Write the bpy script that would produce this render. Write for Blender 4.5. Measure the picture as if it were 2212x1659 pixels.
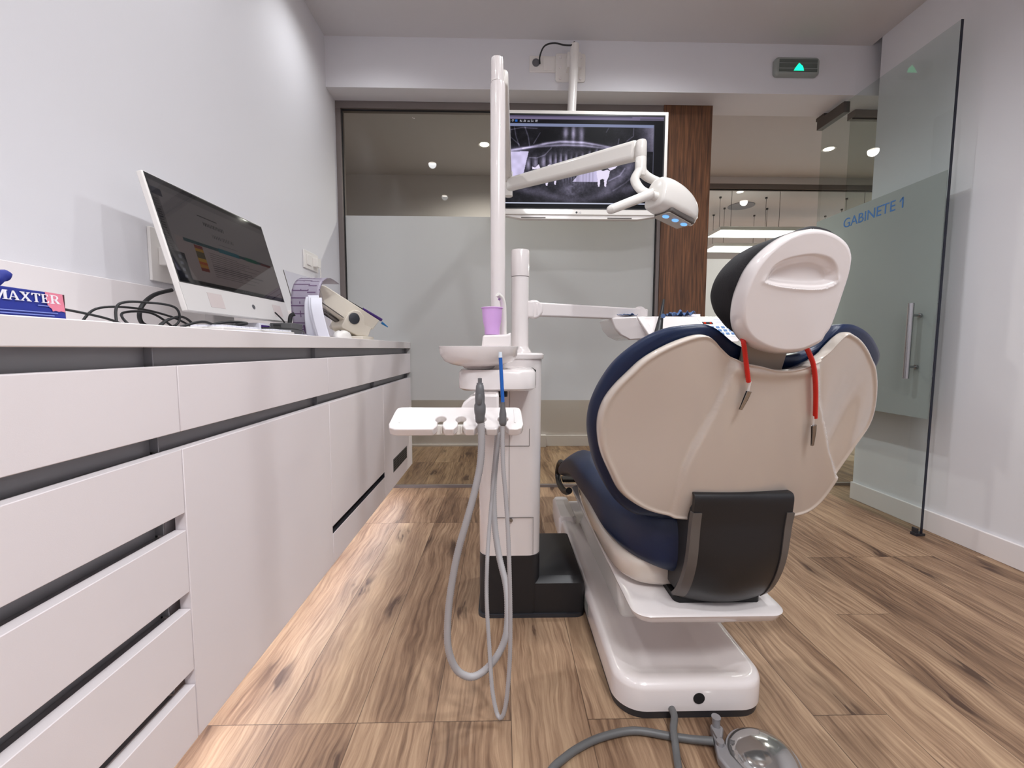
import bpy, bmesh, math, random, json
from mathutils import Vector, Matrix, noise
import numpy as np
random.seed(7)
for o in list(bpy.data.objects): bpy.data.objects.remove(o)
SC = bpy.context.scene
COL = SC.collection
R = math.radians
PI = math.pi

# ---------------- camera, world, exposure ----------------
cam_d = bpy.data.cameras.new('camera')
cam = bpy.data.objects.new('camera', cam_d); COL.objects.link(cam)
cam_d.sensor_width = 36.0; cam_d.lens = 36.0*941/2212; cam_d.clip_start = 0.02; cam_d.clip_end = 60
_p, _y, _r = R(4.637), R(-1.295), R(0.147)
fw = Vector((-math.sin(_y), math.cos(_y), 0)); rt = Vector((math.cos(_y), math.sin(_y), 0)); up = Vector((0, 0, 1))
f2 = fw*math.cos(_p)-up*math.sin(_p); u2 = up*math.cos(_p)+fw*math.sin(_p)
r3 = rt*math.cos(_r)+u2*math.sin(_r); u3 = u2*math.cos(_r)-rt*math.sin(_r)
m = Matrix((r3, u3, -f2)).transposed().to_4x4(); m.translation = Vector((0, 0, .87))
cam.matrix_world = m
SC.camera = cam
w = bpy.data.worlds.new('world'); SC.world = w; w.use_nodes = True
w.node_tree.nodes['Background'].inputs[0].default_value = (.8, .82, .88, 1)
w.node_tree.nodes['Background'].inputs[1].default_value = .05
vs = SC.view_settings
vs.view_transform = 'Standard'; vs.look = 'None'; vs.gamma = 1; vs.exposure = 0.33; vs.use_curve_mapping = False
SC.cycles.max_bounces = 10; SC.cycles.diffuse_bounces = 5; SC.cycles.glossy_bounces = 4; SC.cycles.transparent_max_bounces = 12
SC.cycles.caustics_reflective = False; SC.cycles.caustics_refractive = False
SC.cycles.sample_clamp_indirect = 4.0

def lamp(name, kind, loc, power, color=(1, 1, 1), rot=(0, 0, 0), parent=None, **k):
    d = bpy.data.lights.new(name, kind); d.energy = power; d.color = color
    for a, b in k.items(): setattr(d, a, b)
    o = bpy.data.objects.new(name, d); COL.objects.link(o)
    o.rotation_euler = rot
    if parent:
        o.parent = parent; o.location = Vector(loc)-parent.location
    else: o.location = loc
    return o

# ---------------- materials ----------------
M = {}
def lin(c): return tuple((v/12.92 if v <= .04045 else ((v+.055)/1.055)**2.4) for v in (x/255 for x in c))+(1,)
def pm(name, rgb, rough=.5, metal=0, coat=0, spec=.5, emit=0, alpha=1, bump=0, bscale=200, var=0, vscale=3, coat_r=.06):
    m = bpy.data.materials.new(name); m.use_nodes = True; nt = m.node_tree; N = nt.nodes; L = nt.links
    b = N['Principled BSDF']; c = lin(rgb)
    b.inputs['Base Color'].default_value = c; b.inputs['Roughness'].default_value = rough; b.inputs['Metallic'].default_value = metal
    b.inputs['Coat Weight'].default_value = coat; b.inputs['Coat Roughness'].default_value = coat_r; b.inputs['Specular IOR Level'].default_value = spec
    if emit: b.inputs['Emission Color'].default_value = c; b.inputs['Emission Strength'].default_value = emit
    tc = N.new('ShaderNodeTexCoord')
    nz = N.new('ShaderNodeTexNoise'); nz.inputs['Scale'].default_value = vscale; nz.inputs['Detail'].default_value = 4
    L.new(tc.outputs['Object'], nz.inputs['Vector'])
    mx = N.new('ShaderNodeMix'); mx.data_type = 'RGBA'
    mx.inputs[6].default_value = tuple(v*(1-var) for v in c[:3])+(1,); mx.inputs[7].default_value = tuple(min(1, v*(1+var)) for v in c[:3])+(1,)
    L.new(nz.outputs['Fac'], mx.inputs[0]); L.new(mx.outputs[2], b.inputs['Base Color'])
    if bump:
        n2 = N.new('ShaderNodeTexNoise'); n2.inputs['Scale'].default_value = bscale; n2.inputs['Detail'].default_value = 3
        L.new(tc.outputs['Object'], n2.inputs['Vector'])
        bp = N.new('ShaderNodeBump'); bp.inputs['Strength'].default_value = bump; bp.inputs['Distance'].default_value = .002
        L.new(n2.outputs['Fac'], bp.inputs['Height']); L.new(bp.outputs['Normal'], b.inputs['Normal'])
    M[name] = m; return m
def emis(name, rgb, s):
    m = bpy.data.materials.new(name); m.use_nodes = True; nt = m.node_tree
    for n in list(nt.nodes): nt.nodes.remove(n)
    e = nt.nodes.new('ShaderNodeEmission'); o = nt.nodes.new('ShaderNodeOutputMaterial')
    e.inputs[0].default_value = lin(rgb); e.inputs[1].default_value = s
    nt.links.new(e.outputs[0], o.inputs[0]); M[name] = m; return m
def glass(name, tint, refl_ior=1.5, rough=0.0):
    # thin architectural pane: tinted straight-through transmission with a Fresnel reflection
    m = bpy.data.materials.new(name); m.use_nodes = True; nt = m.node_tree; N = nt.nodes; L = nt.links
    for n in list(N): N.remove(n)
    o = N.new('ShaderNodeOutputMaterial'); t = N.new('ShaderNodeBsdfTransparent'); t.inputs[0].default_value = tint+(1,)
    g = N.new('ShaderNodeBsdfGlossy'); g.inputs['Roughness'].default_value = rough
    f = N.new('ShaderNodeFresnel'); f.inputs[0].default_value = refl_ior
    gm = N.new('ShaderNodeNewGeometry'); iv = N.new('ShaderNodeMath'); iv.operation = 'SUBTRACT'; iv.inputs[0].default_value = 1; L.new(gm.outputs['Backfacing'], iv.inputs[1])
    mu = N.new('ShaderNodeMath'); mu.operation = 'MULTIPLY'; L.new(f.outputs[0], mu.inputs[0]); L.new(iv.outputs[0], mu.inputs[1])
    mx = N.new('ShaderNodeMixShader'); L.new(mu.outputs[0], mx.inputs[0]); L.new(t.outputs[0], mx.inputs[1]); L.new(g.outputs[0], mx.inputs[2]); L.new(mx.outputs[0], o.inputs[0])
    M[name] = m; return m
def frost(name, rgb, trans=.25, through=.12):
    m = bpy.data.materials.new(name); m.use_nodes = True; nt = m.node_tree; N = nt.nodes; L = nt.links
    for n in list(N): N.remove(n)
    c = lin(rgb)
    o = N.new('ShaderNodeOutputMaterial'); d = N.new('ShaderNodeBsdfDiffuse'); d.inputs[0].default_value = c
    t = N.new('ShaderNodeBsdfTranslucent'); t.inputs[0].default_value = c
    g = N.new('ShaderNodeBsdfGlossy'); g.inputs['Roughness'].default_value = .28
    tr = N.new('ShaderNodeBsdfTransparent')
    m1 = N.new('ShaderNodeMixShader'); m1.inputs[0].default_value = trans; L.new(d.outputs[0], m1.inputs[1]); L.new(t.outputs[0], m1.inputs[2])
    m2 = N.new('ShaderNodeMixShader'); m2.inputs[0].default_value = through; L.new(m1.outputs[0], m2.inputs[1]); L.new(tr.outputs[0], m2.inputs[2])
    f = N.new('ShaderNodeFresnel'); f.inputs[0].default_value = 1.4
    gm = N.new('ShaderNodeNewGeometry'); iv = N.new('ShaderNodeMath'); iv.operation = 'SUBTRACT'; iv.inputs[0].default_value = 1; L.new(gm.outputs['Backfacing'], iv.inputs[1])
    mu = N.new('ShaderNodeMath'); mu.operation = 'MULTIPLY'; L.new(f.outputs[0], mu.inputs[0]); L.new(iv.outputs[0], mu.inputs[1])
    m3 = N.new('ShaderNodeMixShader'); L.new(mu.outputs[0], m3.inputs[0]); L.new(m2.outputs[0], m3.inputs[1]); L.new(g.outputs[0], m3.inputs[2]); L.new(m3.outputs[0], o.inputs[0])
    M[name] = m; return m
def vcol(name, strength, gloss=True, rough=.08):
    # a lit display: the picture comes from the mesh's own colour layer
    m = bpy.data.materials.new(name); m.use_nodes = True; nt = m.node_tree; N = nt.nodes; L = nt.links
    b = N['Principled BSDF']; b.inputs['Base Color'].default_value = (.006, .006, .007, 1); b.inputs['Roughness'].default_value = rough
    a = N.new('ShaderNodeAttribute'); a.attribute_name = 'Col'
    L.new(a.outputs['Color'], b.inputs['Emission Color']); b.inputs['Specular IOR Level'].default_value = .5 if gloss else .08; b.inputs['Emission Strength'].default_value = strength
    M[name] = m; return m

pm('wall', (220, 219, 223), .75, var=.012, bump=.06, bscale=350)
pm('wall_warm', (214, 206, 204), .8, var=.015)
pm('ceiling', (206, 203, 204), .85, var=.01)
pm('skirting', (228, 222, 222), .35)
pm('lacquer', (236, 229, 231), .42, bump=.05, bscale=900, var=.008)
pm('solid_surface', (232, 226, 226), .38, var=.01)
pm('channel', (138, 138, 142), .42, metal=.2)
pm('black_gap', (18, 18, 20), .6)
pm('alu', (122, 113, 110), .45, metal=.35)
pm('bronze', (84, 78, 74), .4, metal=.3)
pm('panel_tan', (176, 168, 158), .35)
pm('steel', (170, 170, 172), .22, metal=1)
pm('gloss_white', (222, 215, 213), .22, coat=.8, coat_r=.03)
pm('shell_white', (204, 193, 182), .18, coat=1, coat_r=.02)
pm('white_plastic', (230, 226, 222), .35, coat=.2)
pm('lamp_white', (226, 222, 216), .28, coat=.5)
pm('beige_plastic', (222, 214, 200), .45)
pm('navy', (12, 30, 62), .40, spec=.35, coat=.06, coat_r=.25, bump=.12, bscale=420, var=.05)
pm('black_fabric', (20, 18, 22), .8, bump=.3, bscale=500)
pm('black_plastic', (26, 26, 29), .42, bump=.08, bscale=700)
pm('dark_grey', (44, 45, 50), .4)
pm('trim_grey', (92, 86, 82), .45)
pm('stem_grey', (150, 140, 130), .4, metal=.3)
pm('hose_grey', (164, 161, 162), .5)
pm('handpiece_grey', (98, 98, 100), .45)
pm('blue_tip', (20, 92, 176), .35)
pm('clear_tip', (215, 225, 235), .25)
pm('lilac', (206, 162, 218), .35)
pm('red_cord', (204, 34, 22), .4)
pm('cord_black', (16, 16, 19), .45)
pm('pipe_grey', (92, 92, 92), .45)
pm('box_blue', (24, 42, 138), .5, var=.04)
pm('box_pink', (226, 130, 152), .5)
pm('print_white', (236, 234, 240), .5)
pm('print_blue', (120, 134, 206), .5)
pm('card_brown', (92, 56, 60), .7)
pm('door_blue', (24, 96, 158), .45)
pm('edge_dark', (22, 26, 42), .15)
pm('paper', (232, 232, 242), .6)
pm('paper_line', (196, 196, 212), .6)
pm('leaflet_a', (150, 142, 158), .35)
pm('leaflet_b', (96, 72, 104), .35)
pm('purple', (70, 42, 118), .3)
pm('teal_cap', (24, 116, 178), .3)
pm('sticker_pink', (196, 184, 182), .4)
pm('chin', (204, 200, 198), .38)
pm('grey_logo', (120, 120, 124), .3, metal=.5)
pm('foot_silver', (150, 148, 150), .35, metal=.4)
pm('dial_dark', (52, 56, 64), .5)
pm('keys_blue', (92, 126, 172), .4)
pm('panel_pale', (222, 224, 228), .35)
pm('sign_grey', (150, 156, 152), .3)
pm('sign_dark', (92, 100, 96), .3)
pm('disc_grey', (130, 132, 140), .5)
pm('napkin_blue', (70, 98, 142), .7)
pm('green_bit', (150, 176, 90), .5)
emis('lamp_disc', (255, 246, 232), 14)
emis('lamp_disc_dim', (255, 250, 240), 9)
emis('panel_glow', (255, 255, 255), 3)
emis('led_strip', (240, 244, 255), 26)
emis('linear_light', (255, 255, 255), 3.2)
emis('green_led', (20, 235, 150), 2.2)
emis('blue_lens_glow', (120, 176, 255), 1.1)  # blue lens tint put in as a glow; the lamp is unlit
emis('red_display', (230, 60, 30), .9)
glass('pane_clear', (.86, .88, .86))
glass('pane_door', (.89, .92, .91))
glass('acrylic', (.92, .92, .95))
frost('frosting', (216, 217, 217), .42, .05)
frost('frosting_door', (172, 182, 179), .5, .10)
vcol('tv_picture', .75, gloss=False, rough=.4)
vcol('monitor_picture', .075, rough=.03)

def clear_plastic():
    m = bpy.data.materials.new('dome_clear'); m.use_nodes = True; b = m.node_tree.nodes['Principled BSDF']
    b.inputs['Base Color'].default_value = (.45, .44, .43, 1); b.inputs['Metallic'].default_value = .85; b.inputs['Roughness'].default_value = .1; M['dome_clear'] = m
clear_plastic()

def wood_floor():
    m = bpy.data.materials.new('oak_planks'); m.use_nodes = True; nt = m.node_tree; N = nt.nodes; L = nt.links
    b = N['Principled BSDF']
    def math_(op, a=None, b_=None, c=None):
        n = N.new('ShaderNodeMath'); n.operation = op
        for i, v in enumerate((a, b_, c)):
            if v is None: continue
            if isinstance(v, (int, float)): n.inputs[i].default_value = v
            else: L.new(v, n.inputs[i])
        return n.outputs[0]
    tc = N.new('ShaderNodeTexCoord'); sp = N.new('ShaderNodeSeparateXYZ'); L.new(tc.outputs['Object'], sp.inputs[0])
    X, Y = sp.outputs[0], sp.outputs[1]
    u = math_('DIVIDE', math_('SUBTRACT', X, .022), .18)
    row = math_('FLOOR', u)
    fu = math_('FRACT', u)
    w1 = N.new('ShaderNodeTexWhiteNoise'); w1.noise_dimensions = '1D'; L.new(row, w1.inputs['W'])
    off = math_('MULTIPLY', math_('FLOOR', math_('MULTIPLY', w1.outputs['Value'], 3)), .39)
    v = math_('DIVIDE', math_('SUBTRACT', math_('ADD', Y, off), .955), 1.17)
    cl = math_('FLOOR', v); fv = math_('FRACT', v)
    cmb = N.new('ShaderNodeCombineXYZ'); L.new(row, cmb.inputs[0]); L.new(cl, cmb.inputs[1])
    w2 = N.new('ShaderNodeTexWhiteNoise'); w2.noise_dimensions = '2D'; L.new(cmb.outputs[0], w2.inputs['Vector'])
    rnd = w2.outputs['Value']
    # grain space: stretched along the plank, shifted per plank
    sh = math_('MULTIPLY', rnd, 37.0)
    g = N.new('ShaderNodeCombineXYZ'); L.new(math_('ADD', X, sh), g.inputs[0]); L.new(math_('ADD', math_('MULTIPLY', Y, .13), sh), g.inputs[1])
    wob = N.new('ShaderNodeTexNoise'); wob.inputs['Scale'].default_value = 5; wob.inputs['Detail'].default_value = 3
    g2 = N.new('ShaderNodeCombineXYZ'); L.new(math_('ADD', X, sh), g2.inputs[0]); L.new(math_('ADD', math_('MULTIPLY', Y, .45), sh), g2.inputs[1]); L.new(g2.outputs[0], wob.inputs['Vector'])
    gx = N.new('ShaderNodeCombineXYZ'); L.new(math_('ADD', math_('ADD', X, sh), math_('MULTIPLY', wob.outputs['Fac'], .09)), gx.inputs[0]); L.new(math_('ADD', math_('MULTIPLY', Y, .045), sh), gx.inputs[1])
    n1 = N.new('ShaderNodeTexNoise'); n1.inputs['Scale'].default_value = 95; n1.inputs['Detail'].default_value = 6; n1.inputs['Roughness'].default_value = .65; L.new(gx.outputs[0], n1.inputs['Vector'])
    n2 = N.new('ShaderNodeTexNoise'); n2.inputs['Scale'].default_value = 14; n2.inputs['Detail'].default_value = 4; L.new(gx.outputs[0], n2.inputs['Vector'])
    r1 = N.new('ShaderNodeValToRGB'); e = r1.color_ramp.elements
    e[0].position = .36; e[0].color = lin((84, 62, 47)); e[1].position = .76; e[1].color = lin((186, 158, 128))
    for p_, c_ in ((.47, (122, 95, 74)), (.58, (152, 124, 99))):
        q = e.new(p_); q.color = lin(c_)
    mixg = math_('ADD', math_('ADD', math_('MULTIPLY', n1.outputs['Fac'], .60), math_('MULTIPLY', n2.outputs['Fac'], .48)), math_('MULTIPLY', math_('SUBTRACT', rnd, .55), .15))
    L.new(mixg, r1.inputs[0])
    # knots and cracks
    kn = N.new('ShaderNodeTexVoronoi'); kn.inputs['Scale'].default_value = 5.2; kn.feature = 'F1'
    gk = N.new('ShaderNodeCombineXYZ'); L.new(math_('ADD', math_('MULTIPLY', X, 1.5), math_('ADD', sh, math_('MULTIPLY', wob.outputs['Fac'], .25))), gk.inputs[0]); L.new(math_('ADD', math_('MULTIPLY', Y, .55), sh), gk.inputs[1]); L.new(gk.outputs[0], kn.inputs['Vector'])
    kr = N.new('ShaderNodeValToRGB'); ke = kr.color_ramp.elements; ke[0].position = .03; ke[0].color = (1, 1, 1, 1); ke[1].position = .34; ke[1].color = (0, 0, 0, 1)
    L.new(kn.outputs['Distance'], kr.inputs[0])
    ck = N.new('ShaderNodeTexNoise'); ck.inputs['Scale'].default_value = 26; ck.inputs['Detail'].default_value = 5
    gc = N.new('ShaderNodeCombineXYZ'); L.new(math_('ADD', math_('ADD', X, sh), math_('MULTIPLY', wob.outputs['Fac'], .12)), gc.inputs[0]); L.new(math_('ADD', math_('MULTIPLY', Y, .16), sh), gc.inputs[1]); L.new(gc.outputs[0], ck.inputs['Vector'])
    cr = N.new('ShaderNodeValToRGB'); ce = cr.color_ramp.elements; ce[0].position = .53; ce[0].color = (0, 0, 0, 1); ce[1].position = .60; ce[1].color = (1, 1, 1, 1); L.new(ck.outputs['Fac'], cr.inputs[0])
    kfac = math_('MINIMUM', math_('MULTIPLY', math_('ADD', math_('MULTIPLY', kr.outputs[0], .38), math_('MULTIPLY', cr.outputs[0], kr.outputs[0])), 1.15), .9)
    mk = N.new('ShaderNodeMix'); mk.data_type = 'RGBA'; L.new(kfac, mk.inputs[0]); L.new(r1.outputs[0], mk.inputs[6]); mk.inputs[7].default_value = lin((62, 42, 32))
    # seams
    ex = math_('MULTIPLY', math_('MINIMUM', fu, math_('SUBTRACT', 1, fu)), .18)
    ey = math_('MULTIPLY', math_('MINIMUM', fv, math_('SUBTRACT', 1, fv)), 1.17)
    seam = math_('LESS_THAN', math_('MINIMUM', ex, ey), .0011)
    ms = N.new('ShaderNodeMix'); ms.data_type = 'RGBA'; L.new(math_('MULTIPLY', seam, .65), ms.inputs[0]); L.new(mk.outputs[2], ms.inputs[6]); ms.inputs[7].default_value = lin((50, 34, 26))
    L.new(ms.outputs[2], b.inputs['Base Color'])
    b.inputs['Roughness'].default_value = .5; b.inputs['Specular IOR Level'].default_value = .35
    bp = N.new('ShaderNodeBump'); bp.inputs['Strength'].default_value = .18; bp.inputs['Distance'].default_value = .002; L.new(n1.outputs['Fac'], bp.inputs['Height']); L.new(bp.outputs['Normal'], b.inputs['Normal'])
    M['oak'] = m
wood_floor()
def walnut():
    m = bpy.data.materials.new('walnut'); m.use_nodes = True; nt = m.node_tree; N = nt.nodes; L = nt.links; b = N['Principled BSDF']
    tc = N.new('ShaderNodeTexCoord'); mp = N.new('ShaderNodeMapping'); mp.inputs['Scale'].default_value = (1, 1, .05); L.new(tc.outputs['Object'], mp.inputs[0])
    a = N.new('ShaderNodeTexNoise'); a.inputs['Scale'].default_value = 90; a.inputs['Detail'].default_value = 5; a.inputs['Distortion'].default_value = .6; L.new(mp.outputs[0], a.inputs['Vector'])
    r = N.new('ShaderNodeValToRGB'); e = r.color_ramp.elements; e[0].position = .3; e[0].color = lin((60, 36, 22)); e[1].position = .72; e[1].color = lin((124, 82, 52))
    L.new(a.outputs['Fac'], r.inputs[0]); L.new(r.outputs[0], b.inputs['Base Color']); b.inputs['Roughness'].default_value = .5
    M['walnut'] = m
walnut()

# ---------------- mesh helpers ----------------
def bmn(): return bmesh.new()
def obj(name, bm, mat, parent=None, smooth=False, bevel=0, seg=2, angle=40):
    me = bpy.data.meshes.new(name); bmesh.ops.recalc_face_normals(bm, faces=bm.faces); bm.to_mesh(me); bm.free()
    mats = mat if isinstance(mat, (list, tuple)) else [mat]
    for x in mats: me.materials.append(M[x])
    if smooth or bevel:
        me.shade_smooth()
        try: me.set_sharp_from_angle(angle=R(angle))
        except Exception: pass
    o = bpy.data.objects.new(name, me); COL.objects.link(o)
    if bevel:
        b = o.modifiers.new('bevel', 'BEVEL'); b.width = bevel; b.segments = seg; b.limit_method = 'ANGLE'; b.angle_limit = R(35); b.harden_normals = False
    if parent:
        o.parent = parent
        if parent.type == 'EMPTY': o.location = -parent.location
    return o
def thing(name, label, cat, loc, group=None):
    o = bpy.data.objects.new(name, None); COL.objects.link(o); o.location = loc; o.empty_display_size = .05
    o['label'] = label; o['category'] = cat
    if group: o['group'] = group
    return o
def tag(o, label, cat, group=None):
    o['label'] = label; o['category'] = cat
    if group: o['group'] = group
    return o
def struct(name, bm, mat, label=None, **k):
    o = obj(name, bm, mat, **k); o['kind'] = 'structure'
    if label: o['label'] = label
    return o
def sthing(name, loc, label=None):
    o = bpy.data.objects.new(name, None); COL.objects.link(o); o.location = loc; o['kind'] = 'structure'
    if label: o['label'] = label
    return o
def box(bm, x0, x1, y0, y1, z0, z1, mi=0, mat=None):
    vs_ = [Vector((x, y, z)) for x in (x0, x1) for y in (y0, y1) for z in (z0, z1)]
    if mat: vs_ = [mat @ v for v in vs_]
    v = [bm.verts.new(c) for c in vs_]
    for f in ((0, 1, 3, 2), (4, 6, 7, 5), (0, 4, 5, 1), (2, 3, 7, 6), (0, 2, 6, 4), (1, 5, 7, 3)):
        bm.faces.new([v[i] for i in f]).material_index = mi
    return bm
def cat(P, n, closed=False):
    P = [Vector(p) for p in P]; out = []; k = len(P)
    segs = k if closed else k-1
    for i in range(segs):
        if closed: a, b, c, d = P[(i-1) % k], P[i], P[(i+1) % k], P[(i+2) % k]
        else: a, b, c, d = P[max(i-1, 0)], P[i], P[i+1], P[min(i+2, k-1)]
        for j in range(n):
            t = j/n
            out.append(.5*((2*b)+(c-a)*t+(2*a-5*b+4*c-d)*t*t+(3*b-a-3*c+d)*t**3))
    if not closed: out.append(P[-1])
    return out
def resample(P, n, closed=False):
    Q = P+[P[0]] if closed else P
    L_ = [0]
    for a, b in zip(Q, Q[1:]): L_.append(L_[-1]+(b-a).length)
    out = []; m_ = n if closed else n-1; j = 0
    for i in range(n):
        s = L_[-1]*i/m_
        while j < len(L_)-2 and L_[j+1] < s: j += 1
        d = L_[j+1]-L_[j]; t = (s-L_[j])/d if d > 1e-9 else 0
        out.append(Q[j].lerp(Q[j+1], max(0, min(1, t))))
    return out
def tube(bm, P, r, n=14, smooth_n=6, caps=True, rib=0, pitch=.006, sx=1.0, mi=0):
    P = cat(P, smooth_n) if smooth_n else [Vector(p) for p in P]
    if rib:
        tot = sum((b-a).length for a, b in zip(P, P[1:])); P = resample(P, max(8, int(tot/pitch*2)))
    k = len(P); rings = []
    t0 = (P[1]-P[0]).normalized(); nrm = t0.orthogonal().normalized()
    for i, p in enumerate(P):
        t = (P[min(i+1, k-1)]-P[max(i-1, 0)]).normalized()
        nrm = (nrm-t*nrm.dot(t)).normalized(); bn = t.cross(nrm)
        rr = r(i/(k-1)) if callable(r) else r
        if rib and i % 2: rr *= (1-rib)
        rings.append([bm.verts.new(p+nrm*math.cos(2*PI*j/n)*rr*sx+bn*math.sin(2*PI*j/n)*rr) for j in range(n)])
    for a, b in zip(rings, rings[1:]):
        for j in range(n): bm.faces.new((a[j], a[(j+1) % n], b[(j+1) % n], b[j])).material_index = mi
    if caps:
        bm.faces.new(list(reversed(rings[0]))).material_index = mi; bm.faces.new(rings[-1]).material_index = mi
    return bm
def cyl(bm, a, b, r, r2=None, n=28, mi=0):
    return tube(bm, [Vector(a), Vector(b)], (lambda t: r+(r2-r)*t) if r2 is not None else r, n=n, smooth_n=0, mi=mi)
def lathe(bm, prof, o, n=40, axis=Vector((0, 0, 1)), cap0=True, cap1=True, mi=0, sx=1, sy=1):
    o = Vector(o); axis = axis.normalized(); a = axis.orthogonal().normalized() if abs(axis.z) < .99 else Vector((1, 0, 0)); b = axis.cross(a)
    rings = [[bm.verts.new(o+axis*h_+a*math.cos(2*PI*j/n)*r_*sx+b*math.sin(2*PI*j/n)*r_*sy) for j in range(n)] for r_, h_ in prof]
    for p, q in zip(rings, rings[1:]):
        for j in range(n): bm.faces.new((p[j], p[(j+1) % n], q[(j+1) % n], q[j])).material_index = mi
    if cap0: bm.faces.new(list(reversed(rings[0]))).material_index = mi
    if cap1: bm.faces.new(rings[-1]).material_index = mi
    return bm
def prism(bm, pts, off, mi=0):
    # pts: list of 3D points (polygon), off: extrusion vector
    a = [bm.verts.new(Vector(p)) for p in pts]; b = [bm.verts.new(Vector(p)+Vector(off)) for p in pts]
    k = len(a)
    bm.faces.new(a).material_index = mi; bm.faces.new(list(reversed(b))).material_index = mi
    for i in range(k): bm.faces.new((a[i], b[i], b[(i+1) % k], a[(i+1) % k])).material_index = mi
    return bm
def rrect(x0, x1, y0, y1, r, n=6):
    out = []
    for cx, cy, a0 in ((x1-r, y1-r, 0), (x0+r, y1-r, 90), (x0+r, y0+r, 180), (x1-r, y0+r, 270)):
        for i in range(n+1):
            a = R(a0+90*i/n); out.append((cx+r*math.cos(a), cy+r*math.sin(a)))
    return out
def stack(bm, layers, mi=0, caps=True):
    rings = [[bm.verts.new(Vector(p)) for p in L_] for L_ in layers]; n = len(rings[0])
    for a, b in zip(rings, rings[1:]):
        for j in range(n): bm.faces.new((a[j], a[(j+1) % n], b[(j+1) % n], b[j])).material_index = mi
    if caps:
        bm.faces.new(list(reversed(rings[0]))).material_index = mi; bm.faces.new(rings[-1]).material_index = mi
    return bm
def ringpad(bm, outline, c, surf, prof, n=220, disp=None):
    c = Vector((c[0], c[1], 0)); O = resample(cat([Vector((p[0], p[1], 0)) for p in outline], 8, True), n, True)
    rings = []
    for s, dy in prof:
        if s == 0:
            rings.append([bm.verts.new((c.x, surf(c.x, c.y)+dy+(disp(c.x, c.y) if disp and dy <= .03 and len(rings) == 0 else 0), c.y))]); continue
        L_ = []
        for p in O:
            q = c.lerp(p, s); y = surf(q.x, q.y)+dy
            if disp and dy < .03: y += disp(q.x, q.y)
            L_.append(bm.verts.new((q.x, y, q.y)))
        rings.append(L_)
    for a, b in zip(rings, rings[1:]):
        if len(a) == 1:
            for j in range(n): bm.faces.new((a[0], b[j], b[(j+1) % n]))
        elif len(b) == 1:
            for j in range(n): bm.faces.new((a[j], b[0], a[(j+1) % n]))
        else:
            for j in range(n): bm.faces.new((a[j], a[(j+1) % n], b[(j+1) % n], b[j]))
    return bm
def text(name, body, size, M4, mat, parent, extrude=.0004, spacing=1.0, shear=0):
    cu = bpy.data.curves.new(name, 'FONT'); cu.body = body; cu.size = size; cu.extrude = extrude; cu.space_character = spacing; cu.shear = shear; cu.resolution_u = 4
    t = bpy.data.objects.new(name, cu); COL.objects.link(t)
    dg = bpy.context.evaluated_depsgraph_get(); me = bpy.data.meshes.new_from_object(t.evaluated_get(dg))
    bpy.data.objects.remove(t)
    me.materials.clear(); me.materials.append(M[mat])
    for v in me.vertices: v.co = M4 @ v.co
    o = bpy.data.objects.new(name, me); COL.objects.link(o)
    if parent:
        o.parent = parent
        if parent.type == 'EMPTY': o.location = -parent.location
    return o
def frame4(o, u, v):
    u = Vector(u).normalized(); v = Vector(v).normalized(); n = u.cross(v)
    m_ = Matrix((u, v, n)).transposed().to_4x4(); m_.translation = Vector(o); return m_
def sstep(a, b, x):
    t = max(0, min(1, (x-a)/(b-a))); return t*t*(3-2*t)
def lerp_tab(T, x):
    if x <= T[0][0]: return T[0][1]
    for (a, b), (c, d) in zip(T, T[1:]):
        if x <= c: return b+(d-b)*(x-a)/(c-a)
    return T[-1][1]

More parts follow.
